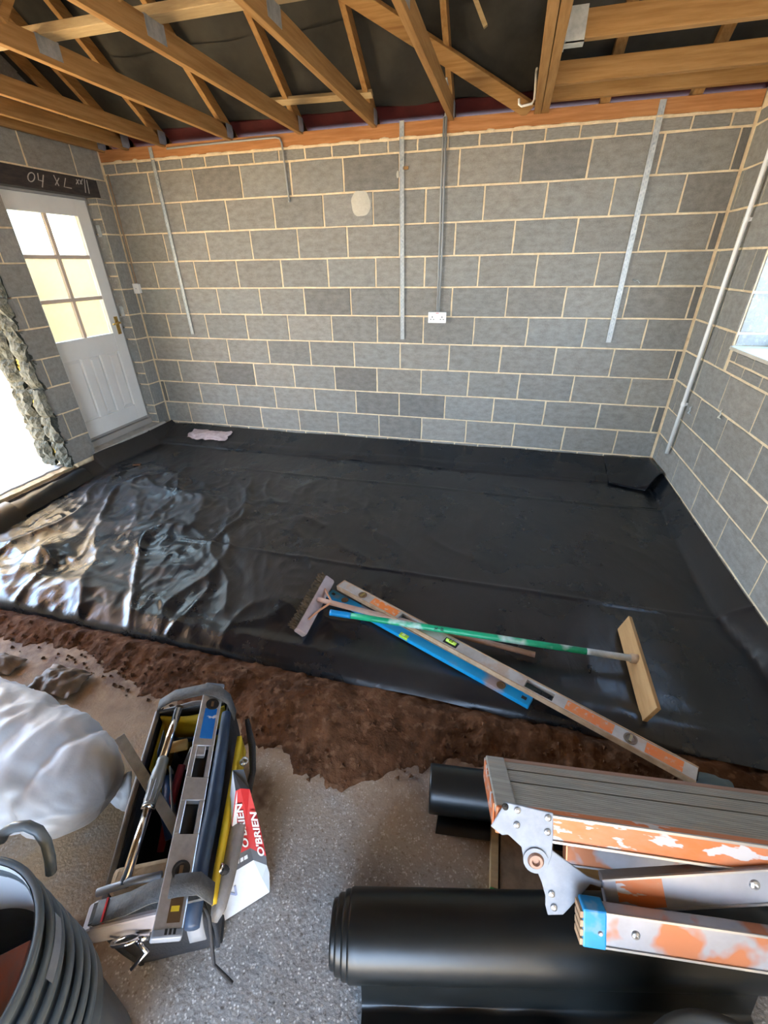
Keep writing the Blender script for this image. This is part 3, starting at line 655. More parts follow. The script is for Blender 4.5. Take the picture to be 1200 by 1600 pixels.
c = MB()
for dx in (-.010, .010): c.tube([(3.030 + dx * .8, -.012, 2.60), (3.030 + dx, -.011, 2.2), (3.036 + dx, -.011, 1.8), (3.036 + dx * .7, -.012, 1.335)], .0075, 8)
c.tube([(3.030, -.015, 2.60), (3.055, -.05, 2.70), (3.07, -.3, 2.72)], .007, 8)
tag(c.build('socket_cable', 'conduit', None, smooth=True), 'pair of grey cables dropping to the double socket', 'cable')
c = MB(); c.tube([(.70, -.012, 2.562), (1.2, -.012, 2.568), (1.70, -.013, 2.570), (1.735, -.013, 2.562), (1.748, -.013, 2.535), (1.757, -.012, 2.35), (1.763, -.012, 2.165)], .0075, 8)
c.lathe([(0, -.004), (.010, -.003), (.010, .012), (0, .013)], (1.763, -.012, 2.155), (0, 0, 1), 10)
tag(c.build('hanging_conduit', 'conduit', None, smooth=True), 'grey conduit along the wall plate with a short end hanging down the blocks', 'conduit')
c = MB(); c.tube([(.040, -.008, 2.42), (.040, -.008, 2.0), (.042, -.008, 1.57)], .006, 8)
tag(c.build('thin_cable', 'cable', None, smooth=True), 'thin tan cable running up the corner from the single box', 'cable')
pt = thing('waste_pipe', (4.95, -.385, .36), 'long white plastic pipe upright against the right hand wall', 'pipe')
c = MB(); c.tube([(4.968, -.362, .350), (4.966, -.39, 1.3), (4.965, -.42, 2.2), (4.965, -.43, 2.56)], .0135, 12); c.build('pipe', 'white_plastic', pt, smooth=True)
for z in (.75, 1.9):
    r = MB(); yy = -.362 - .03 * (z - .35); r.tube([(4.968, yy, z - .012), (4.968, yy, z + .012)], .017, 12); r.box((4.968, 4.995), (yy - .008, yy + .008), (z - .01, z + .01)); r.build('pipe_clip', 'white_plastic', pt)
for (x, z, l) in ((4.50, 1.565, 'twisted wire tie by the right metal strap'),):
    c = MB(); c.tube([(x, -.002, z), (x + .012, -.02, z - .012), (x + .03, -.012, z - .004), (x + .045, -.02, z - .02), (x + .06, -.004, z - .016)], .004, 6); tag(c.build('wire_tie', 'galv', None, smooth=True), l, 'wire')
for (y, z, l) in ((-.47, .735, 'bit of bright wire on the wall beside the white pipe'), (-.93, .845, 'white splash of mortar on the right hand bed joint')):
    c = MB(); c.tube([(XR, y, z + .03), (XR - .014, y - .008, z + .012), (XR - .006, y - .004, z - .004), (XR - .018, y - .014, z - .02), (XR, y - .02, z - .03)], [.003, .006, .004, .007, .003], 6)
    tag(c.build('wire_tie' if y > -.6 else 'mortar_splash', 'galv' if y > -.6 else 'plaster', None, smooth=True), l, 'wire' if y > -.6 else 'mortar')

# ================================================================== SOIL STRIP AND DAMP-PROOF SHEET
EDGE = [(-.5, -2.98), (1.16, -2.95), (1.68, -2.92), (2.05, -3.0), (2.25, -3.04), (2.66, -3.06), (2.89, -3.135), (3.16, -3.19), (3.35, -3.14), (3.46, -3.05), (3.76, -2.99), (4.3, -2.98), (4.74, -2.95), (5.2, -2.95)]
ex_, ey_ = zip(*EDGE)
def soil_z(x, y):
    e = float(np.interp(x, ex_, ey_)) + .06 * N3(x * 7, 1.0) + .04 * N3(x * 19, 4.0) + .018 * N3(x * 47, 2.0)
    t = (y - e) / (-2.80 - e)
    if t < -.35: return -.02
    h = .030 * sm(-.1, .6, t) * (1 - .75 * sm(.70, 1.0, t)) + .004
    h += (.016 * N3(x * 9, y * 9, 2) + .010 * N3(x * 24, y * 24, 5) + .007 * max(0, N3(x * 60, y * 60, 8))) * sm(-.05, .35, t)
    h += .02 * math.exp(-((x - 3.0) / .35) ** 2 - ((y + 2.98) / .1) ** 2)
    return h if t > -.12 else h - .03 * min(1, (-.12 - t) * 5)
so = MB(); so.grid(lambda u, v: (5.05 * u - .05, -3.30 + .56 * v, soil_z(5.05 * u - .05, -3.30 + .56 * v)), 420, 56)
so = so.build('soil', 'soil', None, smooth=True, origin=(2.5, -3, 0)); so['kind'] = 'stuff'; tag(so, 'strip of loose red brown soil along the front edge of the black sheet', 'soil')
cl_ = MB(); r2 = random.Random(3)
for i in range(420):
    x = r2.uniform(1.0, 4.6); y = float(np.interp(x, ex_, ey_)) + r2.uniform(-.10, .30)
    if y > -2.86: continue
    s = r2.uniform(.004, .013) * (1.3 if r2.random() < .15 else 1); z = max(0, soil_z(x, y)) + s * .3
    p = [A((x, y, z)) + s * unit((r2.gauss(0, 1), r2.gauss(0, 1), r2.gauss(0, 1))) * r2.uniform(.7, 1.2) for _ in range(1)]
    a = r2.uniform(0, 6)
    vs = [(x + s * math.cos(a), y + s * math.sin(a), z), (x + s * math.cos(a + 2.1), y + s * math.sin(a + 2.1), z + s * .2), (x + s * math.cos(a + 4.2), y + s * math.sin(a + 4.2), z - s * .1), (x, y, z + s * .9), (x, y, z - s * .6)]
    cl_.add(vs, [(0, 1, 3), (1, 2, 3), (2, 0, 3), (1, 0, 4), (2, 1, 4), (0, 2, 4)])
q = cl_.build('soil_crumbs', 'soil', so); q['kind'] = 'stuff'

XRF = [(-2.9, 4.96), (-2.3, 4.93), (-1.95, 4.86), (-1.2, 4.88), (-.4, 4.93), (0, 4.94)]
def dpm_z(x, y):
    z = .05
    far = sm(2.9, 1.2, x)
    # draped wrinkles, strongest to the left and near the front, running mostly towards the back wall
    a = .002 + .013 * far * sm(-.5, -1.5, y) + .006 * sm(3.6, 2.4, x) * sm(-.7, -1.2, y)
    px_, py_ = x * 2.5 + y * .9 + .9 * N3(x * 1.7, y * 1.7, 9), y * 1.1 - x * .5
    rdg = 1 - abs(N3(px_, py_, 1.5)) * 2.4
    qx, qy = x * 5.2 + y * 3.0 + .6 * N3(x * 2.3, y * 2.3, 3), y * 2.2 - x * 1.6
    rdq = 1 - abs(N3(qx * .62, qy * .55, 6.5)) * 3.0
    z += a * 1.0 * max(0, rdq) ** 2 + a * .26 * max(0, 1 - abs(N3(qx * 1.5 + 7, qy * 1.2, 2.2)) * 3.2) ** 2
    z += a * 1.25 * max(0, rdg) ** 2.5
    z += a * .4 * N3(px_ * 1.7, py_ * 2.3, 4) + a * .30 * (1 - 2 * abs(N3(x * 8 + y * 5, y * 7 - x * 4, 7)))
    z += .010 * N3(x * 1.3, y * 1.3, 3) * (.4 + far)
    # straight factory fold lines
    for y0, x0, h, w in ((-.80 - .03 * N3(x * .8, 2), 1.35, .007, .022), (-1.985 - .015 * N3(x, 5), 1.6, .007, .020), (-1.35, .2, .004 * far, .02)):
        z += h * max(0, 1 - abs(y - y0) / w) * sm(x0 - .15, x0 + .1, x)
    # big fold at the left front
    z += .055 * far * math.exp(-(((x - .82) + .35 * (y + 2.3)) / .10) ** 2) * math.exp(-((y + 2.42) / .16) ** 2)
    z += .035 * sm(2.6, 1.0, x) * math.exp(-((y + 2.60) / .09) ** 2)
    # turned up against the walls
    yb = -.395 + .02 * N3(x * 1.7, 3.0)
    up = 0
    t = (y - yb) / (-.012 - yb)
    if t > 0: up = max(up, (.102 + .010 * N3(x * 2.2, 8)) * t ** .8 + .012 * math.sin(min(1, t * 3) * math.pi) * (.5 + N3(x * 2.5, 1)))
    xr_ = float(np.interp(y, *zip(*XRF))); t = (x - xr_) / (4.990 - xr_)
    if t > 0: up = max(up, .112 * t ** .7)
    xl_ = .135 + .02 * N3(y * 3, 1.0); t = (xl_ - x) / (xl_ - .035)
    if t > 0: up = max(up, (.135 if y > -1.12 else .085) * t ** .75)
    z += up
    # lip at the seam of the back fold: a low step with small gaps
    z += .012 * max(0, 1 - abs(y - yb - .008) / .014) * (1 + 1.6 * N3(x * 6, 6))
    d = -2.752 + .012 * N3(x * 1.6, 7) - y                      # front edge rolls over and down on to the soil
    z += .014 * math.exp(-((d + .05) / .05) ** 2)
    if d > 0:
        k = min(1.0, d / .052); z = .012 + (z - .012) * math.sqrt(max(0, 1 - k * k))
    return z
dg = MB(); dg.grid(lambda u, v: (.035 + (4.990 - .035) * u, -2.806 + (2.794) * v, dpm_z(.035 + 4.955 * u, -2.806 + 2.794 * v)), 430, 250)
dpm = dg.build('damp_proof_sheet', 'dpm', None, smooth=True, origin=(2.5, -1.4, .02)); tag(dpm, 'large black polythene sheet covering the floor up to the block walls', 'plastic sheet')
# the back upstand carries past the corner and curls over the right upstand
cf = MB()
def flap(u, v):
    top = A((4.60, -.016, .160)) * max(0, 1 - u / .6) + A((4.984, -.016, .172)) * min(1, u / .6) if u < .6 else A((4.984, -.016, .172)) * (1 - (u - .6) / .4) + A((4.982, -.40, .185)) * ((u - .6) / .4)
    bot = A((4.60, -.405, .068)) * (1 - u) + A((4.85, -.50, .066)) * u
    p = top * (1 - v) + bot * v
    p[2] += .045 * math.sin(math.pi * v ** .7) * u ** 2 + .006 * N3(u * 4, v * 3)
    return p
cf.grid(flap, 30, 18); cf.build('corner_flap', 'dpm', dpm, smooth=True, solid=.003)
# separate folded-over end at the left, under the broken wall
lf = MB()
L0 = [atz(14, 797, .13), atz(108, 748, .13)]; L1 = [atz(34, 790, .055), atz(118, 752, .06)]
def lflap(u, v):
    a_ = A((.05, -1.28, .14)) * (1 - u) + A((.045, -1.98, .135)) * u; b_ = A((.17, -1.30, .065)) * (1 - u) + A((.225, -2.0, .068)) * u
    p = a_ * (1 - v) + b_ * v; p[2] += .03 * math.sin(v * math.pi) + .008 * N3(u * 5, v * 3); return p
lf.grid(lflap, 20, 8); lf.build('left_upstand', 'dpm_roll', dpm, smooth=True)
le = MB()
def lend(u, v):
    a_ = A((.02, -1.97, .15)) * (1 - u) + A((.03, -2.5, .14)) * u; b_ = A((.28, -2.02, .075)) * (1 - u) + A((.30, -2.5, .07)) * u
    p = a_ * (1 - v) + b_ * v; p[2] += .05 * math.sin(v * math.pi); return p
le.grid(lend, 16, 10); le.build('folded_end', 'dpm_roll', dpm, smooth=True)
# clear crumpled film caught behind the sheet
M['film'] = mat('dusty_pink_film', (0.42, 0.33, 0.33), .35, col2=(.60, .50, .50), scale=14, bump=.5, bscale=22)
fm = MB(); fm.grid(lambda u, v: (.40 + .48 * u + .03 * N3(v * 3, u * 4), -.30 + .17 * v + .035 * N3(u * 5, v * 2), dpm_z(.40 + .48 * u, -.30 + .17 * v) + .012 + .022 * math.sin(math.pi * u) * math.sin(math.pi * v) + .012 * N3(u * 9, v * 7)), 30, 14)
tag(fm.build('plastic_film', 'film', None, smooth=True), 'crumpled pinkish film lying at the back wall near the door', 'plastic film')
tr = MB(); tr.box((.30, .36), (-1.12, -1.06), (.075, .085))
tag(MB().obox((.36, -.98, .07), unit((1, .35, 0)), unit((-.35, 1, 0)), (0, 0, 1), (-.035, .035), (-.014, .014), (0, .010)).build('brick_chip', 'soil', None), 'brown chip of rubble on the sheet below the door sill', 'rubble')

# ================================================================== TOOLS ON THE SHEET
M['silver_level'] = mat('dusty_silver_level', (0.42, 0.38, 0.34), .5, .35, col2=(.58, .56, .53), scale=9, col3=(.50, .33, .20), scale3=12, amt3=.6)
M['tan_edge'] = mat('rusty_edge', (0.36, 0.22, 0.12), .6, col2=(.50, .35, .22), scale=20)
M['orange_label'] = mat('orange_label', (0.80, 0.20, 0.03), .5, col2=(.72, .26, .08), scale=14, col3=(.60, .50, .42), scale3=40, amt3=.7)
M['blue_level'] = mat('blue_level', (0.0, 0.23, 0.50), .38, col2=(0.01, 0.30, 0.58), scale=6, col3=(.42, .22, .10), scale3=3.3, amt3=.7, lo3=.60, hi3=.66)
M['vial'] = mat('green_vial', (0.42, 0.66, 0.06), .2, spec=.8)
M['dark'] = mat('dark_recess', (0.012, 0.011, 0.010), .8)
M['copper'] = mat('brown_vial_ring', (0.16, 0.10, 0.055), .4, .4)
def frame_px(p, q, z):
    a, b = atz(*p, z), atz(*q, z); d = unit(b - a); return a, d, A((-d[1], d[0], 0.0)), np.linalg.norm(b - a)
# --- long silver level, lying flat on the broom handle
a, d, s, L = frame_px((533, 914), (1088, 1213), .115)
lv = thing('spirit_level', a + d * L / 2 + A((0, 0, -.0125)), 'long dusty silver spirit level with orange labels, lying across the sheet on the broom handle', 'spirit level')
Zu = A((0, 0, 1.0))
bb = MB(); H = .031
def seg(x0, x1, y0, y1, z0, z1, mi=0): bb.obox(a, d, s, Zu, (x0, x1), (y0, y1), (z0, z1), mi)
slots = [(.245 * L, .325 * L), (.635 * L, .705 * L)]
xs_ = [0] + [v for q in slots for v in q] + [L]
for i in range(0, len(xs_), 2): seg(xs_[i], xs_[i + 1], -H, H, -.011, .011)
for q in slots: seg(*q, H - .010, H, -.011, .011); seg(*q, -H, -H + .010, -.011, .011)
bb.build('body', 'silver_level', lv, bevel=.002)
for e in (-1, 1): MB().obox(a, d, s, Zu, (.0, L), (e * H - .0025, e * H + .0025), (-.013, .013)).build('edge_strip', 'tan_edge', lv)
for x0, x1 in ((.135, .235), (.735, .84), (.905, .975)):
    MB().obox(a, d, s, Zu, (x0 * L, x1 * L), (-H + .007, H - .008), (.011, .0118)).build('orange_label', 'orange_label', lv)
for x in (.095, .875):
    v_ = MB(); v_.lathe([(.024, .0112), (.024, .0135), (.017, .0135), (.015, .0118), (0, .0118)], a + d * x * L, (0, 0, 1), 20); rr = v_.build('vial_ring', 'copper', lv, smooth=False)
    MB().obox(a + d * x * L, d, s, Zu, (-.005, .005), (-.016, .016), (.0118, .017)).build('vial', mat('brown_vial', (.30, .20, .06), .25), rr)
ce = MB(); ce.obox(a + d * .42 * L, d, s, Zu, (-.036, .036), (-.020, .016), (.011, .0125)); cr_ = ce.build('vial_housing', 'dark', lv, bevel=.002)
vv = MB(); vv.tube([a + d * (.42 * L - .026) + Zu * .013, a + d * (.42 * L + .026) + Zu * .013], .0095, 10); vv.build('vial', 'vial', cr_, smooth=True)
for e in (-1, 1): MB().obox(a + d * .42 * L, d, s, Zu, (e * .008 - .001, e * .008 + .001), (-.010, .010), (.0225, .0235)).build('vial_line', 'dark', cr_)
MB().obox(a, d, s, Zu, (-.004, .002), (-H, H), (-.013, .013)).build('end_cap', 'tan_edge', lv); MB().obox(a, d, s, Zu, (L - .002, L + .004), (-H * .6, H * .6), (-.008, .008)).build('end_cap', 'dark', lv)
# --- blue level on the sheet
a, d, s, L = frame_px((515, 927), (829, 1099), .075)
lv = thing('spirit_level', a + d * L / 2 + A((0, 0, -.0125)), 'blue spirit level with a yellow centre vial, next to the broom', 'spirit level')
H = .027
bb = MB()
sl_ = [(.050, .070)]
bb.obox(a, d, s, Zu, (0, L), (-H, H), (-.0115, .0115)); bb.build('body', 'blue_level', lv, bevel=.003)
MB().obox(a, d, s, Zu, (.30 * L, .95 * L), (H - .003, H + .001), (-.010, .0125)).build('edge_strip', 'tan_edge', lv)
for x in (.018, .965): MB().obox(a, d, s, Zu, (x * L, x * L + .022), (-.008, .008), (.0116, .0122)).build('hang_slot', 'dark', lv)
for x in (.10, .885):
    v_ = MB(); v_.lathe([(.020, .0114), (.020, .0135), (.014, .0135), (.012, .012), (0, .012)], a + d * x * L, (0, 0, 1), 18); v_.build('vial_ring', 'copper', lv)
vv = MB(); vv.obox(a + d * .452 * L, d, s, Zu, (-.026, .026), (-H - .001, -.004), (-.004, .0122)); vh = vv.build('vial', 'vial', lv, bevel=.003)
MB().obox(a + d * .452 * L, d, s, Zu, (-.012, .004), (-H + .005, -.007), (.0122, .0128)).build('bubble', mat('pale_bubble', (.75, .85, .35), .2), vh)
# --- broom: head on its side, two stays, long pinkish handle
M['pink_wood'] = mat('dusty_pink_wood', (0.46, 0.26, 0.17), .75, col2=(.58, .40, .32), scale=6, stretch=(1, 1, 1), bump=.1, bscale=30)
M['head_wood'] = mat('broom_head_wood', (0.40, 0.30, 0.28), .8, col2=(.52, .42, .40), scale=8, bump=.15, bscale=30)
M['bristle'] = mat('brown_bristles', (0.05, 0.034, 0.018), .9, col2=(.15, .105, .06), scale=30)
bh0, bh1 = atz(516, 902, .115), atz(470, 986, .115)
bm_ = thing('broom', (bh0 + bh1) / 2 * A((1, 1, 0)) + A((0, 0, .052)), 'broom with a pale wooden head on its side and a long dusty handle', 'broom')
d = unit(bh1 - bh0); s = A((-d[1], d[0], 0.0)); L = np.linalg.norm(bh1 - bh0)
if s[0] > 0: s = -s                                       # s points away from the handle, to the bristles
nrm = unit(A((0, 0, 1.0)) * .80 - s * .60); tn = unit(np.cross(nrm, d)); tn = tn if tn[0] < 0 else -tn
hm = MB(); n = 14; pl_ = [(0, -.028), (.012, -.036), (L - .012, -.036), (L, -.028), (L, .024), (L - .012, .029), (.012, .029), (0, .024)]
hm.prism(pl_, bh0, d, tn, nrm, -.034, .0); hm.build('head', 'head_wood', bm_, bevel=.006, fix=True)
bs = MB(); r3 = random.Random(5)
for i in range(46):
    for j in range(5):
        o = bh0 + d * (.012 + (L - .024) * i / 45) + nrm * (-.030 + .0)  # tuft roots on the underside of the head
        o = bh0 + d * (.010 + (L - .020) * i / 45) + nrm * (-.005 - .006 * j) + tn * .026
        tip = o + tn * (.034 + r3.uniform(-.008, .010)) + d * r3.gauss(0, .009) + nrm * r3.gauss(-.002, .007)
        tip[2] = max(tip[2], .058)
        bs.tube([o, (o + tip) / 2 + A((0, 0, .002)), tip], [.0048, .0042, .003], 5)
q = bs.build('bristles', 'bristle', bm_); q['kind'] = 'stuff'
hb = bh0 + d * L * .46 + nrm * .0; he = atz(836, 1023, .085)
h0 = hb + A((0.0, 0, .004)); hl = MB(); hl.tube([h0 - tn * .0, h0 + (he - h0) * .1, he], [.0135, .0145, .0140], 12)
hl.build('handle', 'pink_wood', bm_, smooth=True)
M['orange_stay'] = mat('orange_stay', (0.55, 0.25, 0.13), .6)
ms = h0 + (he - h0) * .075
for k, e in ((.24, 1), (.80, 1)):
    sy = MB(); sy.tube([bh0 + d * L * k + nrm * .003 - tn * .006, (bh0 + d * L * k + ms) / 2 + Zu * .006, ms + Zu * .006, ms + unit(he - h0) * .06 + Zu * .008], .0055, 7); sy.build('stay', 'orange_stay', bm_, smooth=True)
# --- green handled rake with a wooden blade
g0, g1 = atz(516, 957, .155), atz(996, 1030, .125)
M['green_paint'] = mat('worn_green_paint', (0.0, 0.30, 0.13), .4, col2=(0.02, 0.40, 0.19), scale=5, col3=(.62, .70, .66), scale3=7, amt3=.85, lo3=.58, hi3=.66, coord='World')
M['blue_tape'] = mat('blue_tape', (0.0, 0.22, 0.52), .45); M['dusty_metal'] = mat('dusty_pale_ferrule', (0.40, 0.42, 0.40), .55, .2, col2=(.56, .56, .53), scale=14)
M['blade_wood'] = mat('light_brown_board', (0.42, 0.235, 0.085), .65, col2=(.52, .31, .13), scale=4, stretch=(10, 1, 10), coord='World', bump=.08, bscale=14)
rk = thing('levelling_rake', (g0 + g1) / 2 * A((1, 1, 0)) + A((0, 0, .052)), 'rake with a worn green handle and a light brown board for a blade', 'rake')
lerp = lambda t: g0 + (g1 - g0) * t
for t0_, t1_, m, r, nm in ((0, .075, 'blue_tape', .0158, 'grip_tape'), (.06, .86, 'green_paint', .0150, 'handle'), (.85, 1.0, 'dusty_metal', .0155, 'ferrule')):
    c = MB(); c.tube([lerp(t0_ + (t1_ - t0_) * k / 8) for k in range(9)], r, 14); c.build(nm, m, rk, smooth=True)
c1, c2 = atz(985, 963, .155), atz(1030, 1107, .155)
dB = unit(c2 - c1); LB = np.linalg.norm(c2 - c1); nB = A((dB[1], -dB[0], 0.0)); nB = nB if nB[0] > 0 else -nB
tilt = .30; upB = unit(A((0, 0, 1.0)) + nB * tilt); nB2 = unit(np.cross(dB, upB)); nB2 = nB2 if nB2[0] > 0 else -nB2
bd = MB(); bd.obox(c1, dB, upB, nB2, (0, LB), (-.103, 0), (-.009, .009)); bd.build('blade', 'blade_wood', rk, bevel=.002, fix=True)
c = MB(); c.tube([g1 - unit(g1 - g0) * .03, g1 + unit(g1 - g0) * .02], .022, 12); c.build('socket_collar', 'tan_edge', rk, smooth=True)
mk = MB(); gd_ = unit(g1 - g0); gs = unit(np.cross(gd_, Zu)); lk = lerp(.385); eyev = unit(CAM - lk); gu = unit(eyev - gd_ * (eyev @ gd_)); gs = np.cross(gu, gd_)
for st_ in ([(-.020, -.006), (-.008, .006)], [(-.008, -.006), (-.020, .006)], [(.014, .006), (.004, .005), (.003, .001), (.012, -.001), (.013, -.005), (.003, -.006)]):
    mk.tube([lk + gd_ * p[0] * 1.3 - gs * p[1] + gu * (.0152) for p in st_], .0016, 5)
mk.build('black_letters', 'blue_mark', rk)
# scrap of blue grey plastic under the end of the long level
sc_ = MB(); o = atz(1098, 1228, .05)
sc_.grid(lambda u, v: tuple(o + A((-.07 + .17 * u, -.03 + .06 * v, .012 + .022 * math.sin(math.pi * u) + .010 * N3(u * 6, v * 4)))), 12, 7)
tag(sc_.build('plastic_scrap', mat('blue_grey_plastic', (.10, .17, .22), .35), None, smooth=True), 'scrap of blue grey plastic under the near end of the long level', 'plastic scrap')

# ================================================================== FOLDING PLATFORM, ROLLS AND TIMBER (right foreground)
M['deck'] = mat('dusty_ribbed_aluminium', (0.27, 0.265, 0.24), .6, .15, col2=(.38, .375, .345), scale=5, stretch=(1.2, 16, 16), col3=(.33, .26, .20), scale3=2.5, amt3=.5, bump=.1, bscale=20)
M['orange_rail'] = mat('scuffed_orange_aluminium', (0.58, 0.15, 0.04), .42, .2, col2=(.50, .20, .10), scale=7, stretch=(1, 3, 3), col3=(.52, .52, .54), scale3=13, amt3=.95, lo3=.555, hi3=.585)
M['silver_rail'] = mat('scuffed_silver_rail', (0.40, 0.42, 0.48), .35, .55, col2=(.33, .34, .38), scale=9, col3=(.50, .17, .06), scale3=8, amt3=.9, lo3=.54, hi3=.60)
M['hinge'] = mat('grey_hinge_plate', (0.20, 0.225, 0.27), .5, .15, col2=(.26, .29, .34), scale=20)
M['rivet'] = mat('rivet', (.50, .50, .50), .3, .8); M['rust_and_shade'] = mat('rusty_pivot_and_shaded_rail', (.33, .20, .15), .55, .3)
M['blue_foot'] = mat('blue_plastic_foot', (0.0, 0.20, 0.52), .4, col2=(.01, .28, .6), scale=9, col3=(.25, .35, .45), scale3=20, amt3=.5)
F0 = A((3.738, -3.430, .5)); PX = A((.99357, .11320, 0)); PV = A((.0600, -.52651, -.84805)); PU = A((-.0960, .84260, -.52992))
pf_ = thing('folding_platform', (4.1, -3.4, .26), 'folded work platform with ribbed grey deck and scuffed orange rails, on the big black roll', 'work platform')
LD = .96; WD = .245
def pbox(name, x, u, v, m, bev=.002): return MB().obox(F0, PX, PU, PV, x, u, v).build(name, m, pf_, bevel=bev, fix=True)
# deck planks: three ribbed strips with grooves
for i, (u0, u1) in enumerate(((.006, .118), (.124, .180), (.186, .240))):
    k = MB(); k.obox(F0, PX, PU, PV, (.052, LD), (u0, u1), (.004, .03))
    nr = max(3, int((u1 - u0) / .0085))
    for j in range(nr): w = (u1 - u0) / nr; k.obox(F0, PX, PU, PV, (.052, LD), (u0 + w * j + .0005, u0 + w * (j + 1) - .0006), (.0005, .005))
    k.build('deck_plank', 'deck', pf_, fix=True)
e_ = MB(); e_.obox(F0, PX, PU, PV, (-.002, .054), (0, WD), (-.003, .02)); e_.build('end_bracket', 'deck', pf_, bevel=.004, fix=True)
e_ = MB(); e_.obox(F0, PX, PU, PV, (-.006, .0), (.012, WD - .004), (.002, .062)); e_.build('end_plate', 'orange_rail', pf_, bevel=.003, fix=True)
for u0, m_ in ((-.006, 'orange_rail'), (WD - .02, 'rust_and_shade')): pbox('deck_rail', (.0, LD), (u0, u0 + .022), (-.001, .066), m_, .004)  # back rail darker: the shade under the deck is put into its colour
pbox('rail_lip', (.13, LD), (-.010, -.004), (-.001, .006), 'rivet', .001); pbox('rail_lip', (.13, LD), (-.010, -.004), (.060, .067), 'rivet', .001)
hinge = [(.021, -.020), (-.013, .044), (.016, .062), (.030, .058), (.064, .083), (.071, .112), (.080, .130), (.094, .139), (.112, .137), (.128, .125), (.137, .095), (.139, .050), (.136, -.010), (.049, -.018)]
arm = [(.100, .128), (.118, .165), (.128, .194), (.129, .217), (.136, .240), (.172, .233), (.186, .215), (.232, .150), (.262, .155), (.262, .140), (.224, .132), (.135, .080), (.110, .098)]
for u0, sg in ((-.012, -1),):
    h = MB(); h.prism(hinge, F0, PX, PV, PU, u0 - .004, u0); hp_ = h.build('hinge_plate', 'hinge', pf_, bevel=.003, fix=True)
    h = MB(); h.prism(arm, F0, PX, PV, PU, u0 + .001, u0 + .006); h.build('hinge_arm', 'hinge', pf_, bevel=.003, fix=True)
    if sg < 0:
        nrmF = -PU
        pv_ = MB(); c_ = F0 + PX * .099 + PV * .108 + PU * (u0 - .004)
        pv_.lathe([(.030, 0), (.030, .004), (.020, .004)], c_, nrmF, 22); pv_.build('pivot_washer', 'hinge', hp_)
        pv_ = MB(); pv_.lathe([(.020, .003), (.016, .009), (.010, .009), (.007, .003), (0, .003)], c_, nrmF, 18); pv_.build('pivot', 'rust_and_shade', hp_)
        for x, v in ((.020, -.010), (.050, -.006), (.050, .030), (.124, .002), (.124, .036), (.142, .186), (.149, .217)):
            pv_ = MB(); pv_.lathe([(.0085, 0), (.0075, .004), (.003, .006), (0, .006)], F0 + PX * x + PV * v + PU * (u0 - (.004 if v < .15 else -.001)), nrmF, 12); pv_.build('rivet', 'rivet' if x > .03 else 'dark', hp_)
# folded legs: the middle section, then the lower section with the blue foot
def leg(p0, p1, h, w, u, m, name, foot=False):
    a_ = F0 + PX * p0[0] + PV * p0[1] + PU * u; b_ = F0 + PX * p1[0] + PV * p1[1] + PU * u
    dd = unit(b_ - a_); vv_ = unit(np.cross(PU, dd)); vv_ = vv_ if vv_ @ PV > 0 else -vv_; Ls = np.linalg.norm(b_ - a_)
    k = MB(); k.obox(a_, dd, vv_, PU, (0, Ls), (0, h), (0, w)); o_ = k.build(name, m, pf_, bevel=.004, fix=True)
    k = MB(); k.obox(a_, dd, vv_, PU, (0.0, Ls), (-.001, .004), (-.003, 0)); k.obox(a_, dd, vv_, PU, (0.0, Ls), (h - .004, h + .001), (-.003, 0)); k.build('rail_lip', 'rivet', o_, fix=True)
    return a_, dd, vv_, Ls, o_
a_, dd, vv_, Ls, o_ = leg((.255, .128), (.66, .035), .078, .032, -.018, 'silver_rail', 'leg_rail')
k = MB(); k.obox(a_, dd, vv_, PU, (.03, .135), (.006, .072), (-.0008, .0)); k.build('orange_paint', 'orange_rail', o_, fix=True)
for x in (.335,): k = MB(); k.lathe([(.012, 0), (.010, .004), (.005, .006), (0, .002)], a_ + dd * x + vv_ * .033, -PU, 14); k.build('rivet', 'rivet', o_)
leg((.255, .128), (.66, .035), .078, .032, WD - .02, 'silver_rail', 'leg_rail')
a_, dd, vv_, Ls, o_ = leg((.225, .160), (.64, .150), .078, .034, -.075, 'silver_rail', 'leg_rail')
for x in (.085, ): k = MB(); k.lathe([(.010, 0), (.008, .004), (.004, .006), (0, .002)], a_ + dd * x + vv_ * .040, -PU, 14); k.build('rivet', 'rivet', o_)
k = MB(); k.obox(a_, dd, vv_, PU, (-.030, .022), (-.004, .082), (-.004, .040)); ft_ = k.build('foot', 'blue_foot', pf_, bevel=.004, fix=True)
k = MB(); k.lathe([(.006, 0), (.004, .003), (0, .003)], a_ + dd * .008 + vv_ * .045 - PU * .004, -PU, 10); k.build('screw', 'rivet', ft_)
for j in range(4): MB().obox(a_, dd, vv_, PU, (-.036, -.029), (.004 + .02 * j, .018 + .02 * j), (-.002, .038)).build('tread_rib', 'tan_edge', ft_)
leg((.225, .160), (.64, .150), .078, .034, WD - .075, 'silver_rail', 'leg_rail')

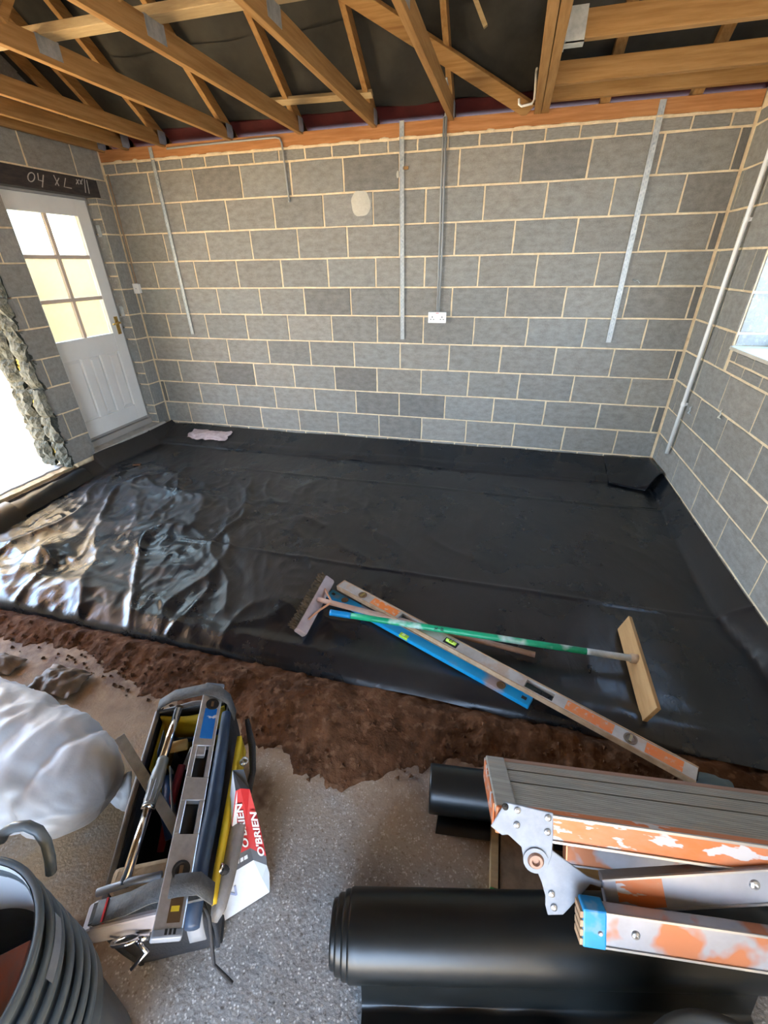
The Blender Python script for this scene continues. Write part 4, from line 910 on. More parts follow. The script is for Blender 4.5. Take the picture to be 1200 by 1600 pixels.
# --- big roll of polythene: spiral layers with offset ends, and its loose end on the floor
R0 = A((3.350, -3.661, .100)); RA = unit(A((.953, .229, 0.0))); RS = A((-RA[1], RA[0], 0.0))
rl = thing('polythene_roll', (3.95, -3.55, 0), 'big roll of black polythene on the floor under the folded platform', 'plastic roll')
for r_, off in ((.099, .048), (.094, .032), (.086, .014), (.075, .0)):
    k = MB(); n = 40; LR = 1.15
    prof = []
    pts = [R0 + RA * (off + LR * t) for t in np.linspace(0, 1, 18)]
    k.lathe([(r_ * .72, off), (r_ * .97, off), (r_, off + .006)] + [(r_ * (1 + .012 * N3(t * 4, r_ * 40)), off + LR * t) for t in np.linspace(.03, 1, 14)] + [(r_ * .5, off + LR)], R0, RA, 44)
    k.build('roll_layer', 'dpm_roll', rl, smooth=True)
k = MB(); k.lathe([(.054, .006), (.048, .006), (.046, .5)], R0, RA, 30); k.build('roll_core', 'dark', rl, smooth=True)
k = MB()
def loose(u, v):
    base = R0 + RA * (.085 + 1.0 * u)
    if v < .35: t = v / .35; y = -.097 - .02 * t; z = .10 - .088 * t
    else: t = (v - .35) / .65; y = -.117 - .20 * t; z = .008 + (.018 * abs(N3(u * 5, t * 3)) + .03 * math.sin(t * 3.0) * (.6 + N3(u * 3, 2))) * sm(.62, .45, u)
    p = base + RS * y; p[2] = max(.004, z + .006 * N3(u * 7, v * 5) * sm(.62, .45, u)); return p
k.grid(loose, 44, 24); k.build('loose_end', 'dpm_roll', rl, smooth=True)
# --- smaller roll behind the platform
q0 = A((3.545, -3.205, .078)); q1 = A((4.75, -3.05, .078)); qa = unit(q1 - q0)
r2_ = thing('polythene_roll', (4.1, -3.13, 0), 'smaller roll of black polythene lying behind the folded platform', 'plastic roll')
k = MB(); k.lathe([(.050, .0), (.075, .0), (.0775, .004)] + [(.0775, t) for t in np.linspace(.02, 1.2, 8)] + [(.0, 1.2)], q0, qa, 40); k.build('roll_body', 'dpm_roll', r2_, smooth=True)
k = MB(); k.lathe([(.052, .004), (.048, .004), (.046, .3)], q0, qa, 30); k.build('roll_core', 'dark', r2_, smooth=True)
k = MB(); k.grid(lambda u, v: tuple(q0 + qa * (.04 + .9 * u) + A((.0, -.05 - .06 * v, -.074 + .010 * math.sin(v * 3)))), 16, 6); k.build('loose_end', 'dpm_roll', r2_, smooth=True)
# --- rubber tub at the bottom right corner
tb = thing('builders_tub', (4.22, -3.83, .016), 'dark rubber tub in front of the big roll, bottom right corner', 'tub')
k = MB(); k.lathe([(0, .02), (.145, .0), (.155, .02), (.185, .285), (.198, .292), (.198, .302), (.186, .304), (.176, .29), (.15, .06), (0, .05)], (4.22, -3.83, .016), (0, 0, 1), 44); k.build('tub_wall', mat('black_rubber', (.020, .022, .021), .6), tb, smooth=True)
k = MB(); k.lathe([(0, .268), (.10, .266), (.172, .262)], (4.22, -3.83, .016), (0, 0, 1), 40); k.build('tub_contents', mat('grey_dust_fill', (.055, .06, .055), .9, col2=(.085, .085, .08), scale=9, bump=.4, bscale=40), tb, smooth=True)
# --- timbers under the platform
M['old_board'] = mat('brown_old_board', (0.17, 0.115, 0.065), .8, col2=(.27, .19, .12), scale=5, stretch=(3, 3, 3), bump=.2, bscale=30)
k = MB(); k.obox((3.80, -3.52, 0), unit((-.02, 1, 0)), unit((-1, -.02, 0)), Zu, (0, .36), (-.17, .0), (0, .045)); tag(k.build('board_offcut', 'old_board', None, bevel=.003), 'wide brown board lying under the folded platform', 'board')
bt = thing('batten_offcut', (3.77, -3.35, 0), 'narrow pale batten with a green painted end beside the wide board', 'timber batten')
k = MB(); k.obox((3.782, -3.43, 0), unit((-.02, 1, 0)), unit((-1, -.02, 0)), Zu, (.0, .28), (-.012, .012), (0, .05)); k.build('batten', 'pale_wood', bt, bevel=.002)
k = MB(); k.obox((3.782, -3.43, 0), unit((-.02, 1, 0)), unit((-1, -.02, 0)), Zu, (-.09, .0), (-.0125, .0125), (0, .0505)); k.build('green_end', mat('bright_green', (.03, .36, .05), .5), bt, bevel=.002)
k = MB(); k.beam((4.0, -3.30, .045), (4.55, -3.36, .045), .09, .08); tag(k.build('timber_offcut', 'pine_x', None, bevel=.004), 'orange brown timber offcut in the shade under the platform', 'timber')

# ================================================================== TOOL BAG AND BUCKETS (left foreground)
M['bag_black'] = mat('black_bag_fabric', (0.014, 0.015, 0.018), .75, col2=(.028, .028, .032), scale=12, bump=.3, bscale=200)
M['bag_blue'] = mat('navy_bag_edge', (0.015, 0.035, 0.075), .5, col2=(.03, .06, .12), scale=8)
M['bag_yellow'] = mat('yellow_bag_lining', (0.68, 0.50, 0.02), .6, col2=(.56, .38, .02), scale=9)
M['bag_grey'] = mat('grey_bag_trim', (0.17, 0.165, 0.165), .6, col2=(.25, .24, .24), scale=10, bump=.2, bscale=150)
M['strap_grey'] = mat('grey_webbing', (0.085, 0.090, 0.095), .8, col2=(.13, .135, .14), scale=40, bump=.3, bscale=160)
M['chrome'] = mat('chrome', (0.72, 0.70, 0.72), .12, 1.0)
BL = unit((-.42, .907, 0)); BW = unit((.907, .42, 0)); BC = A((2.815, -3.535, 0.0)); HL, HW, HT = .285, .122, .355
bg_ = thing('tool_bag', BC, 'open black and yellow tool bag full of hand tools, beside the concrete floor stack of buckets', 'tool bag')
bg_['label'] = 'open black and yellow tool bag with grey straps, left of the red and white sack'
def bp(l, w, z): return BC + BL * l + BW * w + A((0, 0, z))
def sides(name, m, l, w, z, bev=.004, par=None): return MB().obox(BC, BL, BW, Zu, l, w, z).build(name, m, par or bg_, bevel=bev, fix=True)
sides('base', 'bag_black', (-HL + .01, HL - .01), (-HW + .01, HW - .01), (0, .025))
def wallp(name, m, p00, p10, p01, p11, th=.010):
    k = MB(); k.grid(lambda u, v: (A(p00) * (1 - u) + A(p10) * u) * (1 - v) + (A(p01) * (1 - u) + A(p11) * u) * v + A((0, 0, 0)) + BW * .012 * math.sin(math.pi * v) * (1 if name == 'right_side' else -1 if name == 'left_side' else 0), 12, 10)
    return k.build(name, m, bg_, smooth=True, solid=th)
wallp('right_side', 'bag_black', bp(-HL, HW - .02, .01), bp(HL, HW - .02, .01), bp(-HL, HW, HT - .01), bp(HL, HW, HT - .02))
wallp('left_side', 'bag_black', bp(-HL, -HW + .02, .01), bp(HL, -HW + .02, .01), bp(-HL, -HW, HT - .06), bp(HL, -HW, HT - .03))
wallp('near_end', 'bag_black', bp(-HL + .01, -HW + .02, .01), bp(-HL + .01, HW - .02, .01), bp(-HL, -HW, HT - .02), bp(-HL, HW, HT - .01))
wallp('far_end', 'bag_black', bp(HL - .01, -HW + .02, .01), bp(HL - .01, HW - .02, .01), bp(HL, -HW, HT - .02), bp(HL, HW, HT - .02))
k = MB(); k.grid(lambda u, v: bp(HL - .016 - .02 * math.sin(math.pi * u), (-HW + .014) + (2 * HW - .028) * u, .12 + (HT - .14) * v), 12, 8); k.build('yellow_lining', 'bag_yellow', bg_, smooth=True, solid=.006)
k = MB(); k.grid(lambda u, v: bp(HL - .045 - .02 * math.sin(math.pi * u), (-HW + .02) + (2 * HW - .04) * u, HT - .115 + .02 * v), 12, 3); k.build('lining_band', 'bag_blue', bg_, smooth=True, solid=.006)
k = MB(); k.grid(lambda u, v: bp(.10 + .18 * u, -HW + .016, .15 + (HT - .2) * v), 8, 6); k.build('yellow_lining', 'bag_yellow', bg_, smooth=True, solid=.006)
k = MB(); k.tube([atz(300, 1450, .345), atz(314, 1352, .345), atz(331, 1270, .345), atz(345, 1180, .345), atz(354, 1115, .345)], [.018, .021, .021, .020, .016], 12); k.build('rolled_rim', 'bag_blue', bg_, smooth=True)
k = MB(); k.tube([bp(-HL, -HW, HT - .05), bp(0, -HW - .01, HT - .045), bp(HL, -HW, HT - .02), bp(HL + .004, 0, HT - .005), bp(HL, HW, HT - .01)], .009, 8); k.build('rim_piping', 'bag_grey', bg_, smooth=True)
# outer pocket on the right: yellow edge, grey sleeve flap
ye = [atz(374, 1150, .33), atz(366, 1200, .335), atz(354, 1268, .335), atz(341, 1340, .33), atz(330, 1405, .32)]
k = MB(); k.grid(lambda u, v: (lambda q: q + (-Zu * .09) * v)(A([np.interp(u * 4, range(5), [p[c] for p in ye]) for c in range(3)])), 20, 6); k.build('yellow_pocket', 'bag_yellow', bg_, smooth=True, solid=.014)
k = MB(); k.tube([atz(388, 1235, .285), atz(376, 1268, .285), atz(366, 1318, .28), atz(352, 1375, .275), atz(342, 1418, .27), atz(334, 1440, .26)], [.010, .021, .024, .024, .019, .010], 12); k.build('pocket_sleeve', 'bag_grey', bg_, smooth=True)
k = MB(); k.tube([atz(387, 1240, .29), atz(395, 1205, .29), atz(394, 1165, .30), atz(386, 1125, .31)], [.012, .010, .012, .008], 10); k.build('pocket_binding', 'bag_black', bg_, smooth=True)
k = MB(); k.lathe([(.012, -.008), (.012, .008), (.006, .008), (.006, -.008), (.012, -.008)], atz(381, 1190, .33), BW * .6 + Zu * .8, 14); k.build('eyelet', 'rivet', bg_, smooth=True)
k = MB(); k.tube([atz(346, 1357, .31), atz(362, 1367, .27)], [.012, .011], 10); pb_ = k.build('pen_torch', 'bag_black', bg_, smooth=True)
k = MB(); k.tube([atz(341, 1355, .315), atz(347, 1358, .308)], .0128, 12); k.build('chrome_cap', 'chrome', pb_, smooth=True)
# straps over the level at both ends
def strapb(name, pts, w, m='strap_grey'):
    pts = [A(p) for p in pts]; k = MB(); vs = []
    for i, p in enumerate(pts):
        t = unit(pts[min(i + 1, len(pts) - 1)] - pts[max(i - 1, 0)]); s_ = unit(BL - t * (BL @ t)); vs += [p - s_ * w / 2, p + s_ * w / 2]
    k.add(vs, [(2 * i, 2 * i + 1, 2 * i + 3, 2 * i + 2) for i in range(len(pts) - 1)])
    return k.build(name, m, bg_, smooth=True, solid=.004)
ZL = HT + .03                                             # level rests here
strapb('far_strap', [bp(HL - .01, -HW - .004, HT - .06), bp(HL + .0, -HW + .015, HT + .02), bp(HL + .002, -.05, HT + .052), bp(HL - .004, .06, HT + .068), bp(HL - .02, HW - .02, HT + .066), bp(HL - .03, HW + .012, HT + .03), bp(HL - .04, HW + .02, HT - .05)], .045)
# near end: stiff grey end panel, strap, chrome swivel hook
k = MB(); k.prism([(-HW - .025, HT - .06), (-HW - .015, HT - .005), (-HW + .01, HT + .012), (HW * .45, HT + .018), (HW * .55, HT - .04), (HW * .35, HT - .075)], BC, BW, Zu, BL, -HL - .030, -HL + .03); k.build('end_pocket', mat('pale_grey_vinyl', (.34, .32, .35), .5, col2=(.42, .40, .43), scale=10), bg_, bevel=.006, fix=True)
k = MB(); k.prism([(-HW + .0, HT + .004), (-HW + .004, HT + .014), (HW + .02, HT + .020), (HW + .02, HT + .008)], BC, BW, Zu, BL, -HL - .018, -HL + .022); k.build('near_strap_pad', 'strap_grey', bg_, fix=True)
strapb('near_strap', [bp(-HL + .0, -HW + .015, HT + .015), bp(-HL + .0, -.03, HT + .030), bp(-HL + .0, .03, HT + .060), bp(-HL + .002, HW - .03, HT + .062), bp(-HL + .004, HW + .012, HT + .045), bp(-HL + .006, HW + .03, HT - .03)], .046)
MB().obox(BC, BL, BW, Zu, (-HL - .022, -HL + .024), (-HW + .035, -HW + .039), (HT + .012, HT + .024)).build('red_stitch', 'red', bg_)
k = MB(); k.tube([bp(-HL + .045, -HW + .0, HT + .008), bp(-HL + .05, -.04, HT + .018), bp(-HL + .05, .03, HT + .018)], .009, 10); k.build('grab_handle', 'hinge', bg_, smooth=True)
k = MB(); c0 = bp(-HL - .042, -.045, HT - .045)
k.tube([c0 + BW * .030 * math.cos(t) + (Zu * .7 - BL * .7) * .018 * math.sin(t) for t in np.linspace(0, 2 * math.pi, 17)[:-1]], .0045, 8, closed=True); hk_ = k.build('swivel_hook', 'chrome', bg_, smooth=True)
k = MB(); k.tube([c0 + BW * .028, c0 + BW * .05 - Zu * .01], .008, 10); k.tube([c0 + BW * .02 - Zu * .006, c0 + BW * .045 - Zu * .03 - BL * .02, c0 + BW * .01 - Zu * .05 - BL * .04], [.006, .007, .004], 8); k.build('hook_gate', 'chrome', hk_, smooth=True)
k = MB(); k.grid(lambda u, v: bp(-HL - .020 - .03 * u, HW - .035 + .04 * v, HT - .05 - .07 * u + .02 * math.sin(3 * u)), 8, 4); k.build('end_tab', mat('pale_vinyl_tab', (.24, .25, .27), .5), bg_, smooth=True, solid=.004)
k = MB(); k.tube([bp(-HL - .012, HW + .01, HT - .02), bp(-HL - .03, HW + .02, HT - .06), bp(-HL - .09, HW + .02, HT - .16), bp(-HL - .12, HW + .06, HT - .20)], .0045, 8); k.build('cord', 'bag_black', bg_, smooth=True)

# --- 600 mm aluminium level strapped on top
lv = thing('spirit_level', bp(0, .055, ZL - .012), 'short aluminium spirit level with a worn blue label, strapped on top of the tool bag', 'spirit level')
la, lb = A((3.044, -3.838, .402)), A((2.764, -3.229, .402))
ld = unit(lb - la); LS = np.linalg.norm(lb - la); lw_ = unit(np.cross(Zu, ld)); lw_ = lw_ if lw_ @ BW > 0 else -lw_; ln_ = unit(np.cross(ld, lw_)); ln_ = ln_ if ln_[2] > 0 else -ln_
ln_ = unit(ln_ * .93 + lw_ * .36); lw_ = unit(lw_ - ln_ * (lw_ @ ln_))                # rolled a little towards the right
M['alu'] = mat('brushed_aluminium', (0.50, 0.53, 0.58), .33, .7, col2=(.62, .65, .70), scale=12, stretch=(4, 4, 4))
M['blue_lab'] = mat('worn_blue_label', (0.0, 0.13, 0.52), .4, col2=(.01, .18, .6), scale=9, col3=(.55, .60, .68), scale3=22, amt3=1.0, lo3=.60, hi3=.63)
k = MB(); hwL = .032
cuts = [(.30 * LS, .425 * LS), (.52 * LS, .665 * LS)]
xs_ = [0, .085 * LS, .135 * LS] ; full = [(0, .30 * LS), (.425 * LS, .52 * LS), (.665 * LS, LS)]
for x0_, x1_ in full: k.obox(la, ld, lw_, ln_, (x0_, x1_), (-hwL, hwL), (-.012, .012))
for x0_, x1_ in cuts: k.obox(la, ld, lw_, ln_, (x0_, x1_), (-hwL, -hwL + .016), (-.012, .012)); k.obox(la, ld, lw_, ln_, (x0_, x1_), (hwL - .014, hwL), (-.012, .012))
k.build('body', 'alu', lv, bevel=.0025, fix=True)
for x0_, x1_ in cuts:
    k = MB(); k.obox(la, ld, lw_, ln_, (x0_, x1_), (-hwL + .016, hwL - .014), (-.012, -.009)); k.build('hand_slot', 'dark', lv)
k = MB(); k.obox(la, ld, lw_, ln_, (.62 * LS, .665 * LS), (-hwL + .016, hwL - .022), (-.008, .010)); k.build('vial_block', 'alu', lv, bevel=.003)
k = MB(); k.obox(la, ld, lw_, ln_, (.70 * LS, .86 * LS), (-hwL + .016, hwL - .010), (.012, .0127)); k.build('blue_label', 'blue_lab', lv)
k = MB(); k.obox(la, ld, lw_, ln_, (.685 * LS, .84 * LS), (-hwL - .0006, -hwL), (-.009, .009)); k.build('blue_label', 'blue_lab', lv)
for x in (.18, .885):
    k = MB(); k.lathe([(.021, .0), (.021, .0025), (.016, .0025), (.013, .0005), (0, .0005)], la + ld * x * LS + ln_ * .012 + lw_ * .004, ln_, 20); rr = k.build('vial_ring', 'dark', lv)
    k = MB(); k.obox(la + ld * x * LS + ln_ * .012 + lw_ * .004, ld, lw_, ln_, (-.009, .009), (-.004, .004), (.001, .004)); k.build('vial', 'copper', rr)
for x0_, x1_, nm in ((.03, .10, 'end_vial'), (.93, .975, 'end_vial')):
    k = MB(); k.obox(la, ld, lw_, ln_, (x0_ * LS, x1_ * LS), (-.006, .022), (.0122, .0130)); ev_ = k.build(nm, 'copper', lv)
    k = MB(); k.obox(la, ld, lw_, ln_, ((x0_ + .03) * LS, (x0_ + .045) * LS), (-.002, .016), (.0130, .0142)); k.build('yellow_bubble', mat('yellow_bubble_plastic', (.7, .55, .05), .2), ev_)  # small raised yellow bubble on each end vial
k = MB(); k.obox(la, ld, lw_, ln_, (-.006, .012), (-hwL - .001, hwL + .001), (-.013, .013)); ec = k.build('end_cap', 'hinge', lv, bevel=.004, fix=True)
for j in range(3): MB().obox(la, ld, lw_, ln_, (-.0005, .010), (-.006 + .009 * j, -.0005 + .009 * j), (.0128, .0136)).build('cap_hole', 'dark', ec)
k = MB(); k.obox(la, ld, lw_, ln_, (LS - .012, LS + .012), (-hwL - .001, hwL + .001), (-.013, .013)); k.build('end_cap', 'hinge', lv, bevel=.006, fix=True)

# --- tools in the bag
bar = thing('breaker_bar', bp(0, -.06, HT - .02), 'chrome bar with a ribbed grey grip lying lengthwise in the tool bag', 'hand tool')
p_, q_ = bp(-HL + .045, -.060, HT + .012), bp(HL - .03, -.030, HT + .030); bl_ = lambda t: p_ + (q_ - p_) * t
k = MB(); k.tube([bl_(0), bl_(.38)], .0125, 14); k.build('shaft', 'chrome', bar, smooth=True)
k = MB(); k.tube([bl_(.62), bl_(.98)], .0130, 14); k.build('shaft', 'chrome', bar, smooth=True)
k = MB(); k.tube([bl_(t) for t in (.36, .375, .38, .45, .50, .56, .60, .62, .64)], [.018, .018, .0165, .017, .021, .020, .0165, .018, .016], 16); gp = k.build('grip', mat('ribbed_grey_grip', (.20, .22, .22), .45, .2), bar, smooth=True)
for j in range(10):
    a__ = 2 * math.pi * j / 10; e1 = unit(np.cross(q_ - p_, Zu)); e2 = unit(np.cross(e1, q_ - p_)); o_ = e1 * math.cos(a__) + e2 * math.sin(a__)
    k = MB(); k.tube([bl_(.385) + o_ * .0165, bl_(.45) + o_ * .0168, bl_(.50) + o_ * .0208], .0018, 5); k.build('rib', 'hinge', gp)
k = MB(); k.tube([bl_(.352), bl_(.366)], .0185, 16); k.build('grip_collar', 'chrome', gp, smooth=True)
k = MB(); k.tube([bl_(.97), bl_(1.0)], .012, 12); k.build('bar_end', 'copper', bar, smooth=True)
sg_ = thing('sponge_float', bp(-.19, -.06, HT - .08), 'beige sponge block in the near end of the tool bag', 'sponge')
sides('sponge', mat('beige_sponge', (.40, .29, .17), .9, col2=(.50, .38, .24), scale=25, bump=.4, bscale=120), (-.235, -.175), (-.115, .035), (HT - .12, HT - .02), .016, sg_)
bm2 = thing('set_square', bp(.02, -.07, HT - .06), 'grey bar leaning out over the left side of the tool bag', 'hand tool')
k = MB(); k.beam(bp(.16, -HW - .065, HT + .05), bp(-.10, .02, HT - .07), .030, .005, up=Zu); k.build('blade', 'galv_dark', bm2, bevel=.001)
ts = thing('taping_knife', bp(.12, -.09, HT - .05), 'blue bladed knife standing at the left of the tool bag', 'hand tool')
k = MB(); k.prism([(-.05, .0), (.06, .0), (.045, .13), (-.03, .13)], bp(.13, -.088, HT - .10), BL, unit(Zu + BW * .2), BW, -.001, .001); k.build('blade', mat('blue_steel', (.03, .09, .19), .4, .4, col2=(.05, .13, .26), scale=9), ts)
k = MB(); k.tube([bp(.12, -.085, HT - .10), bp(.11, -.08, HT - .22)], .014, 10); k.build('handle', 'bag_black', ts, smooth=True)
cp_ = thing('combination_pliers', bp(-.02, .0, HT - .12), 'red handled pliers deep in the tool bag', 'hand tool')
k = MB(); k.tube([bp(.10, -.01, HT - .06), bp(.0, -.03, HT - .09), bp(-.10, -.05, HT - .15)], [.012, .014, .010], 10); k.build('handle', mat('dull_red_grip', (.25, .03, .04), .5), cp_, smooth=True)
k = MB(); k.tube([bp(.10, .02, HT - .08), bp(.0, .0, HT - .11), bp(-.10, -.02, HT - .17)], [.011, .013, .010], 10); k.build('handle', mat('red_grip', (.30, .03, .05), .5), cp_, smooth=True)
k = MB(); k.beam(bp(.09, .005, HT - .07), bp(.16, .02, HT - .07), .035, .014); k.build('jaw', 'galv_dark', cp_, bevel=.003)
sw = thing('tenon_saw', bp(-.05, -.05, HT - .15), 'blue handled saw lying in the tool bag', 'hand tool')
k = MB(); k.beam(bp(.10, -.045, HT - .07), bp(-.15, .015, HT - .11), .045, .003, up=BW); k.build('blade', 'galv', sw)
k = MB(); k.tube([bp(.08, -.05, HT - .08), bp(-.02, -.035, HT - .10), bp(-.08, -.02, HT - .13)], [.020, .022, .016], 10); k.build('handle', mat('blue_grip', (.02, .08, .26), .4), sw, smooth=True)
ct = thing('wooden_mallet', bp(.17, -.03, HT - .06), 'light wooden tool end behind the chrome bar in the bag', 'hand tool')
k = MB(); k.tube([bp(.15, -.075, HT - .035), bp(.155, .0, HT - .035)], .017, 12); k.build('wooden_end', mat('ochre_wood', (.45, .27, .08), .6), ct, smooth=True)

# --- red and white paper sack leaning on the bag
sk = thing('paper_sack', (2.98, -3.68, 0), 'small red and white printed paper sack leaning on the right side of the tool bag', 'sack')
M['paper'] = mat('white_paper', (0.62, 0.66, 0.70), .55, col2=(.70, .73, .76), scale=7, bump=.35, bscale=16); M['band'] = mat('dark_grey_print', (.075, .08, .09), .5); M['red_paper'] = mat('red_paper', (.50, .025, .03), .5, col2=(.42, .02, .025), scale=8, bump=.2, bscale=14); M['grey_paper'] = mat('grey_paper', (.42, .45, .46), .6)
# edge polylines, bottom to top: front-left, front fold edge, outer gusset edge (heights measured along the sack)
Ef = [atz(421, 1394, .004), atz(409, 1372, .060), atz(396, 1344, .135), atz(391, 1325, .185), atz(386, 1280, .30), atz(376, 1232, .42)]
Eg = [atz(422, 1391, .004), atz(421, 1364, .060), atz(417, 1352, .10), atz(416, 1338, .14), atz(406, 1290, .26), atz(390, 1233, .39)]
Bk = unit(A((-.16, -.165, 0.0)))
El = [atz(302, 1470, .004), atz(322, 1428, .060), atz(344, 1375, .135), atz(352, 1345, .185), atz(362, 1292, .30), atz(368, 1236, .42)]
Eb = [e + A((-.02, .05, 0)) for e in Ef]; Eb[0] = Ef[0] + A((-.01, .012, 0))
Ebl = [e + A((-.04, .05, 0)) for e in El]; Ebl[0] = El[0] + A((-.01, .012, 0))
def panel(i0, i1, P, Q, name, m):
    k = MB(); n = i1 - i0
    for i in range(i0, i1): k.add([P[i], Q[i], Q[i + 1], P[i + 1]], [(0, 1, 2, 3)])
    o_ = k.build(name, m, sk); return o_
panel(0, 2, El, Ef, 'front_panel', 'paper'); panel(2, 3, El, Ef, 'dark_band', 'band'); panel(3, 5, El, Ef, 'red_front', 'red_paper')
panel(0, 1, Ef, Eg, 'gusset', 'grey_paper'); panel(1, 2, Ef, Eg, 'gusset', 'grey_paper'); panel(2, 3, Ef, Eg, 'dark_band', 'band'); rg = panel(3, 5, Ef, Eg, 'red_gusset', 'red_paper')
panel(0, 5, Eg, Eb, 'back_panel', 'red_paper'); panel(0, 5, Eb, Ebl, 'back_panel', 'paper'); panel(0, 5, Ebl, El, 'left_gusset', 'paper')
k = MB(); k.add([Ef[5], El[5], Ebl[5], Eb[5], Eg[5]], [(0, 1, 2, 3, 4)]); k.build('folded_top', 'band', sk)
k = MB(); e_n = unit(np.cross(Ef[3] - El[3], Ef[4] - Ef[3])); e_n = e_n if e_n @ (CAM - Ef[3]) > 0 else -e_n
wl_ = lambda s_, i: Ef[i] + (El[i] - Ef[i]) * s_ + e_n * .0015
k.add([wl_(.62, 3) * .75 + wl_(.62, 4) * .25, wl_(.98, 3) * .75 + wl_(.98, 4) * .25, wl_(.98, 4), wl_(.70, 5), wl_(.66, 4)], [(0, 1, 2, 3, 4)]); k.build('white_flash', 'paper', sk)
k = MB()
for s0, s1 in ((.15, .27), (.30, .40), (.44, .49), (.52, .72)):
    pq = lambda s_, t: (Ef[2] + (El[2] - Ef[2]) * s_) * (1 - t) + (Ef[3] + (El[3] - Ef[3]) * s_) * t + e_n * .0015
    k.add([pq(s0, .40), pq(s1, .40), pq(s1, .68), pq(s0, .68)], [(0, 1, 2, 3)])
k.build('band_print', 'paper', sk)
def lettering(txt, o, dx, dy, size, name, m, par, shear=.25, ex=.0004, sxx=1.0):
    cu = bpy.data.curves.new(name, 'FONT'); cu.body = txt; cu.size = size; cu.shear = shear; cu.extrude = ex; cu.offset = .0006; cu.materials.append(M[m] if isinstance(m, str) else m)
    tmp = bpy.data.objects.new('tmp', cu); COL.objects.link(tmp); dg_ = bpy.context.evaluated_depsgraph_get()
    me = bpy.data.meshes.new_from_object(tmp.evaluated_get(dg_)); bpy.data.objects.remove(tmp)
    ob = bpy.data.objects.new(name, me); COL.objects.link(ob)
    dx = unit(dx); dy = A(dy, float); dy = unit(dy - dx * (dy @ dx)); dz = np.cross(dx, dy); b_ = wloc(par)
    mm_ = Matrix.Identity(4)
    for i in range(3): mm_[i][0], mm_[i][1], mm_[i][2], mm_[i][3] = dx[i] * sxx, dy[i], dz[i], o[i] - b_[i]
    ob.parent = par; ob.matrix_local = mm_; return ob
up_ = Ef[5] - Ef[3]; side_ = Ef[4] - Eg[4]; gn = unit(np.cross(up_, side_)); gn = gn if gn @ (CAM - Ef[4]) > 0 else -gn
lettering("O'BRIEN", Ef[3] * .95 + El[3] * .05 + up_ * .05 + e_n * .004, up_, El[4] - Ef[4], .024, 'lettering', 'paper', sk, sxx=2.0)
lettering("O'BRIEN", Eg[3] + (Eg[4] - Eg[3]) * .03 + side_ * .12 + gn * .004, (Eg[4] - Eg[3]) * 1.0 + up_ * .15, side_, .024, 'lettering', 'paper', sk, sxx=2.0)
lettering("EN", El[1] * .82 + Ef[1] * .18 + e_n * .002 + Zu * .0, Ef[1] - El[1], Ef[2] - Ef[1], .05, 'lettering', mat('faint_blue_print', (.30, .36, .55), .6), sk, shear=.1)

# --- white plastic sack lying on its side
M['poly_white'] = mat('white_plastic_sack', (0.50, 0.53, 0.57), .42, col2=(.60, .63, .66), scale=3, col3=(.24, .175, .115), scale3=2.1, amt3=.75, lo3=.54, hi3=.68, bump=.35, bscale=9, spec=.5)
ps = thing('plastic_sack', (1.85, -3.46, 0), 'bulging white plastic sack lying on its side at the left', 'sack')
k = MB(); SA = unit((1, -.10, 0)); SB = unit((.10, 1, 0)); SC = A((1.90, -3.49, .150))
def sack(u, v):
    a = -1 + 2 * u; th_ = 2 * math.pi * v
    tp = (1 - abs(a) ** 3.4) ** .42
    pinch = 1 - .13 * math.exp(-((a - .66 + .05 * N3(math.cos(th_) * 2, math.sin(th_) * 2, 3)) / .045) ** 2) - .06 * math.exp(-((a - .30 + .06 * math.cos(th_ * 2)) / .06) ** 2)
    r = tp * pinch * (1 + .06 * N3(a * 4, math.cos(th_) * 1.2, math.sin(th_) * 1.2) + .05 * (1 - 2 * abs(N3(a * 6 + 3, math.cos(th_) * 2.6, math.sin(th_) * 2.6))) + .03 * (1 - 2 * abs(N3(a * 15, math.cos(th_) * 3.5, math.sin(th_) * 3.5))))
    cy, cz = math.cos(th_), math.sin(th_)
    cy = math.copysign(abs(cy) ** .85, cy); cz = math.copysign(abs(cz) ** .85, cz)
    p = SC + SA * (.60 * a) + SB * (.195 * r * cy) + Zu * (.145 * r * cz); p[2] = max(p[2], .004); return p
k.grid(sack, 110, 72); k.build('sack_body', 'poly_white', ps, smooth=True, fix=True)
tq = [atz(150, 1232, .12), atz(206, 1205, .12), atz(182, 1262, .03), atz(203, 1272, .012)]
k = MB(); k.grid(lambda u, v: (tq[0] * (1 - u) + tq[1] * u) * (1 - v) + (tq[2] * (1 - u) + tq[3] * u) * v + Zu * .012 * N3(u * 4, v * 4), 10, 10); k.build('sack_neck', 'poly_white', ps, smooth=True, solid=.003)
rg_ = MB(); rg_.grid(lambda u, v: tuple(A((1.66 + .24 * u, -3.20 + .15 * v, .018 + .045 * math.sin(math.pi * u) * math.sin(math.pi * v) + .022 * N3(u * 5, v * 4) + .012 * abs(N3(u * 12, v * 9))))), 34, 20)
M['rag'] = mat('brown_rag', (0.07, 0.047, 0.032), .6, col2=(.20, .135, .08), scale=8, bump=.3, bscale=20)
tag(rg_.build('crumpled_film', 'rag', None, smooth=True, solid=.003), 'crumpled brown plastic lying on the floor behind the white sack', 'rag')
r2g = MB(); r2g.grid(lambda u, v: tuple(A((1.30 + .20 * u, -3.16 + .10 * v, .016 + .04 * math.sin(math.pi * u) * math.sin(math.pi * v) + .02 * N3(u * 5 + 4, v * 4)))), 20, 12)
tag(r2g.build('crumpled_film', 'rag', None, smooth=True, solid=.003), 'dark crumpled plastic at the left edge behind the white sack', 'rag')

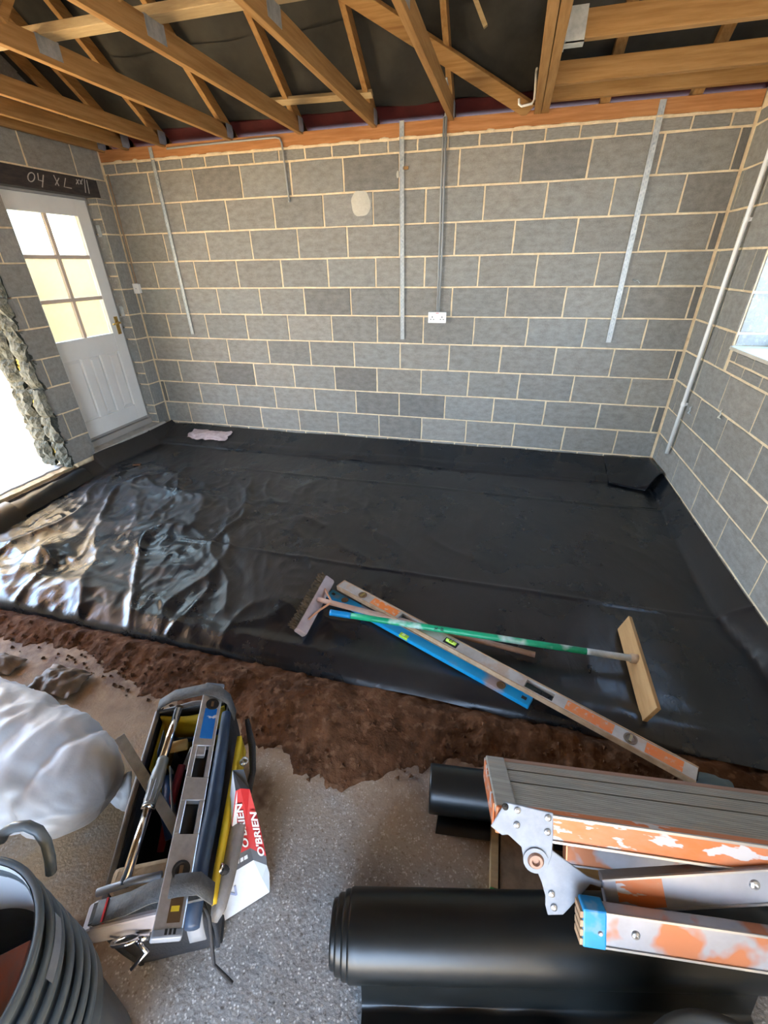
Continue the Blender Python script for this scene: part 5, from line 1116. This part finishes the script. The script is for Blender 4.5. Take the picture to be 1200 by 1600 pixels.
# --- nested buckets
M['bucket'] = mat('grey_bucket_plastic', (0.085, 0.108, 0.128), .38, col2=(.13, .155, .175), scale=7, bump=.05, bscale=30); M['bucket_pale'] = mat('pale_bucket_inside', (.70, .76, .82), .4)
BX, BY, BH = 2.806, -4.064, .42
def bucket(zr, label):
    t = thing('bucket', (BX, BY, zr - BH), label, 'bucket', 'stacked buckets')
    k = MB(); b0 = zr - BH; h = BH
    k.lathe([(0, .003), (.150, .0), (.157, .006), (.176, h - .075), (.190, h - .072), (.190, h - .066), (.178, h - .062), (.179, h - .022), (.194, h - .018), (.197, h - .010), (.196, h - .003), (.191, h), (.185, h - .005), (.178, h - .06), (.152, .012), (0, .010)], (BX, BY, b0), (0, 0, 1), 72)
    k.build('bucket_wall', 'bucket', t, smooth=True)
    return t
zs = [.700, .652, .602, .552, .504, .462]
names = ['top bucket of the grey stack beside the tool bag, open and holding a red tool', 'second bucket from the top of the grey stack, with the raised handle', 'third bucket from the top of the grey stack, with a pale label', 'fourth bucket from the top of the grey stack', 'fifth bucket from the top of the grey stack', 'sixth bucket down in the grey stack']
bks = [bucket(z, n) for z, n in zip(zs, names)]
bucket(.42, 'bottom bucket of the grey stack, standing on the concrete floor')
k = MB(); k.lathe([(.1832, .694), (.1765, .64), (.166, .54)], (BX, BY, 0), (0, 0, 1), 64); k.build('inner_lining', 'bucket_pale', bks[0], smooth=True)
hpx = [(2, 1312, .66), (8, 1300, .68), (22, 1292, .70), (42, 1290, .70), (60, 1298, .69), (72, 1316, .67), (78, 1340, .64), (80, 1362, .60)]
k = MB(); k.tube([atz(*p) for p in hpx], .0105, 10); k.build('bucket_handle', 'bucket', bks[1], smooth=True)
k = MB(); k.grid(lambda u, v: (BX + .198 * math.cos(.95 - .5 * u), BY + .198 * math.sin(.95 - .5 * u), .612 + .030 * v), 10, 3); k.build('bucket_label', 'hinge', bks[2], smooth=True)
fl_ = thing('plastering_float', (BX - .05, BY, .50), 'rusty red trowel lying inside the top bucket', 'hand tool')
k = MB(); k.obox((BX + .03, BY + .03, .57), unit((.75, .45, .30)), unit((-.45, .85, .1)), unit((-.2, -.2, 1)), (-.14, .10), (-.06, .05), (-.006, .006)); k.build('blade', mat('rusty_red', (.30, .07, .03), .7, col2=(.16, .10, .08), scale=12), fl_, bevel=.002)
k = MB(); k.tube([(BX - .06, BY - .02, .585), (BX + .05, BY + .05, .625)], .014, 10); k.build('handle', 'old_board', fl_, smooth=True)
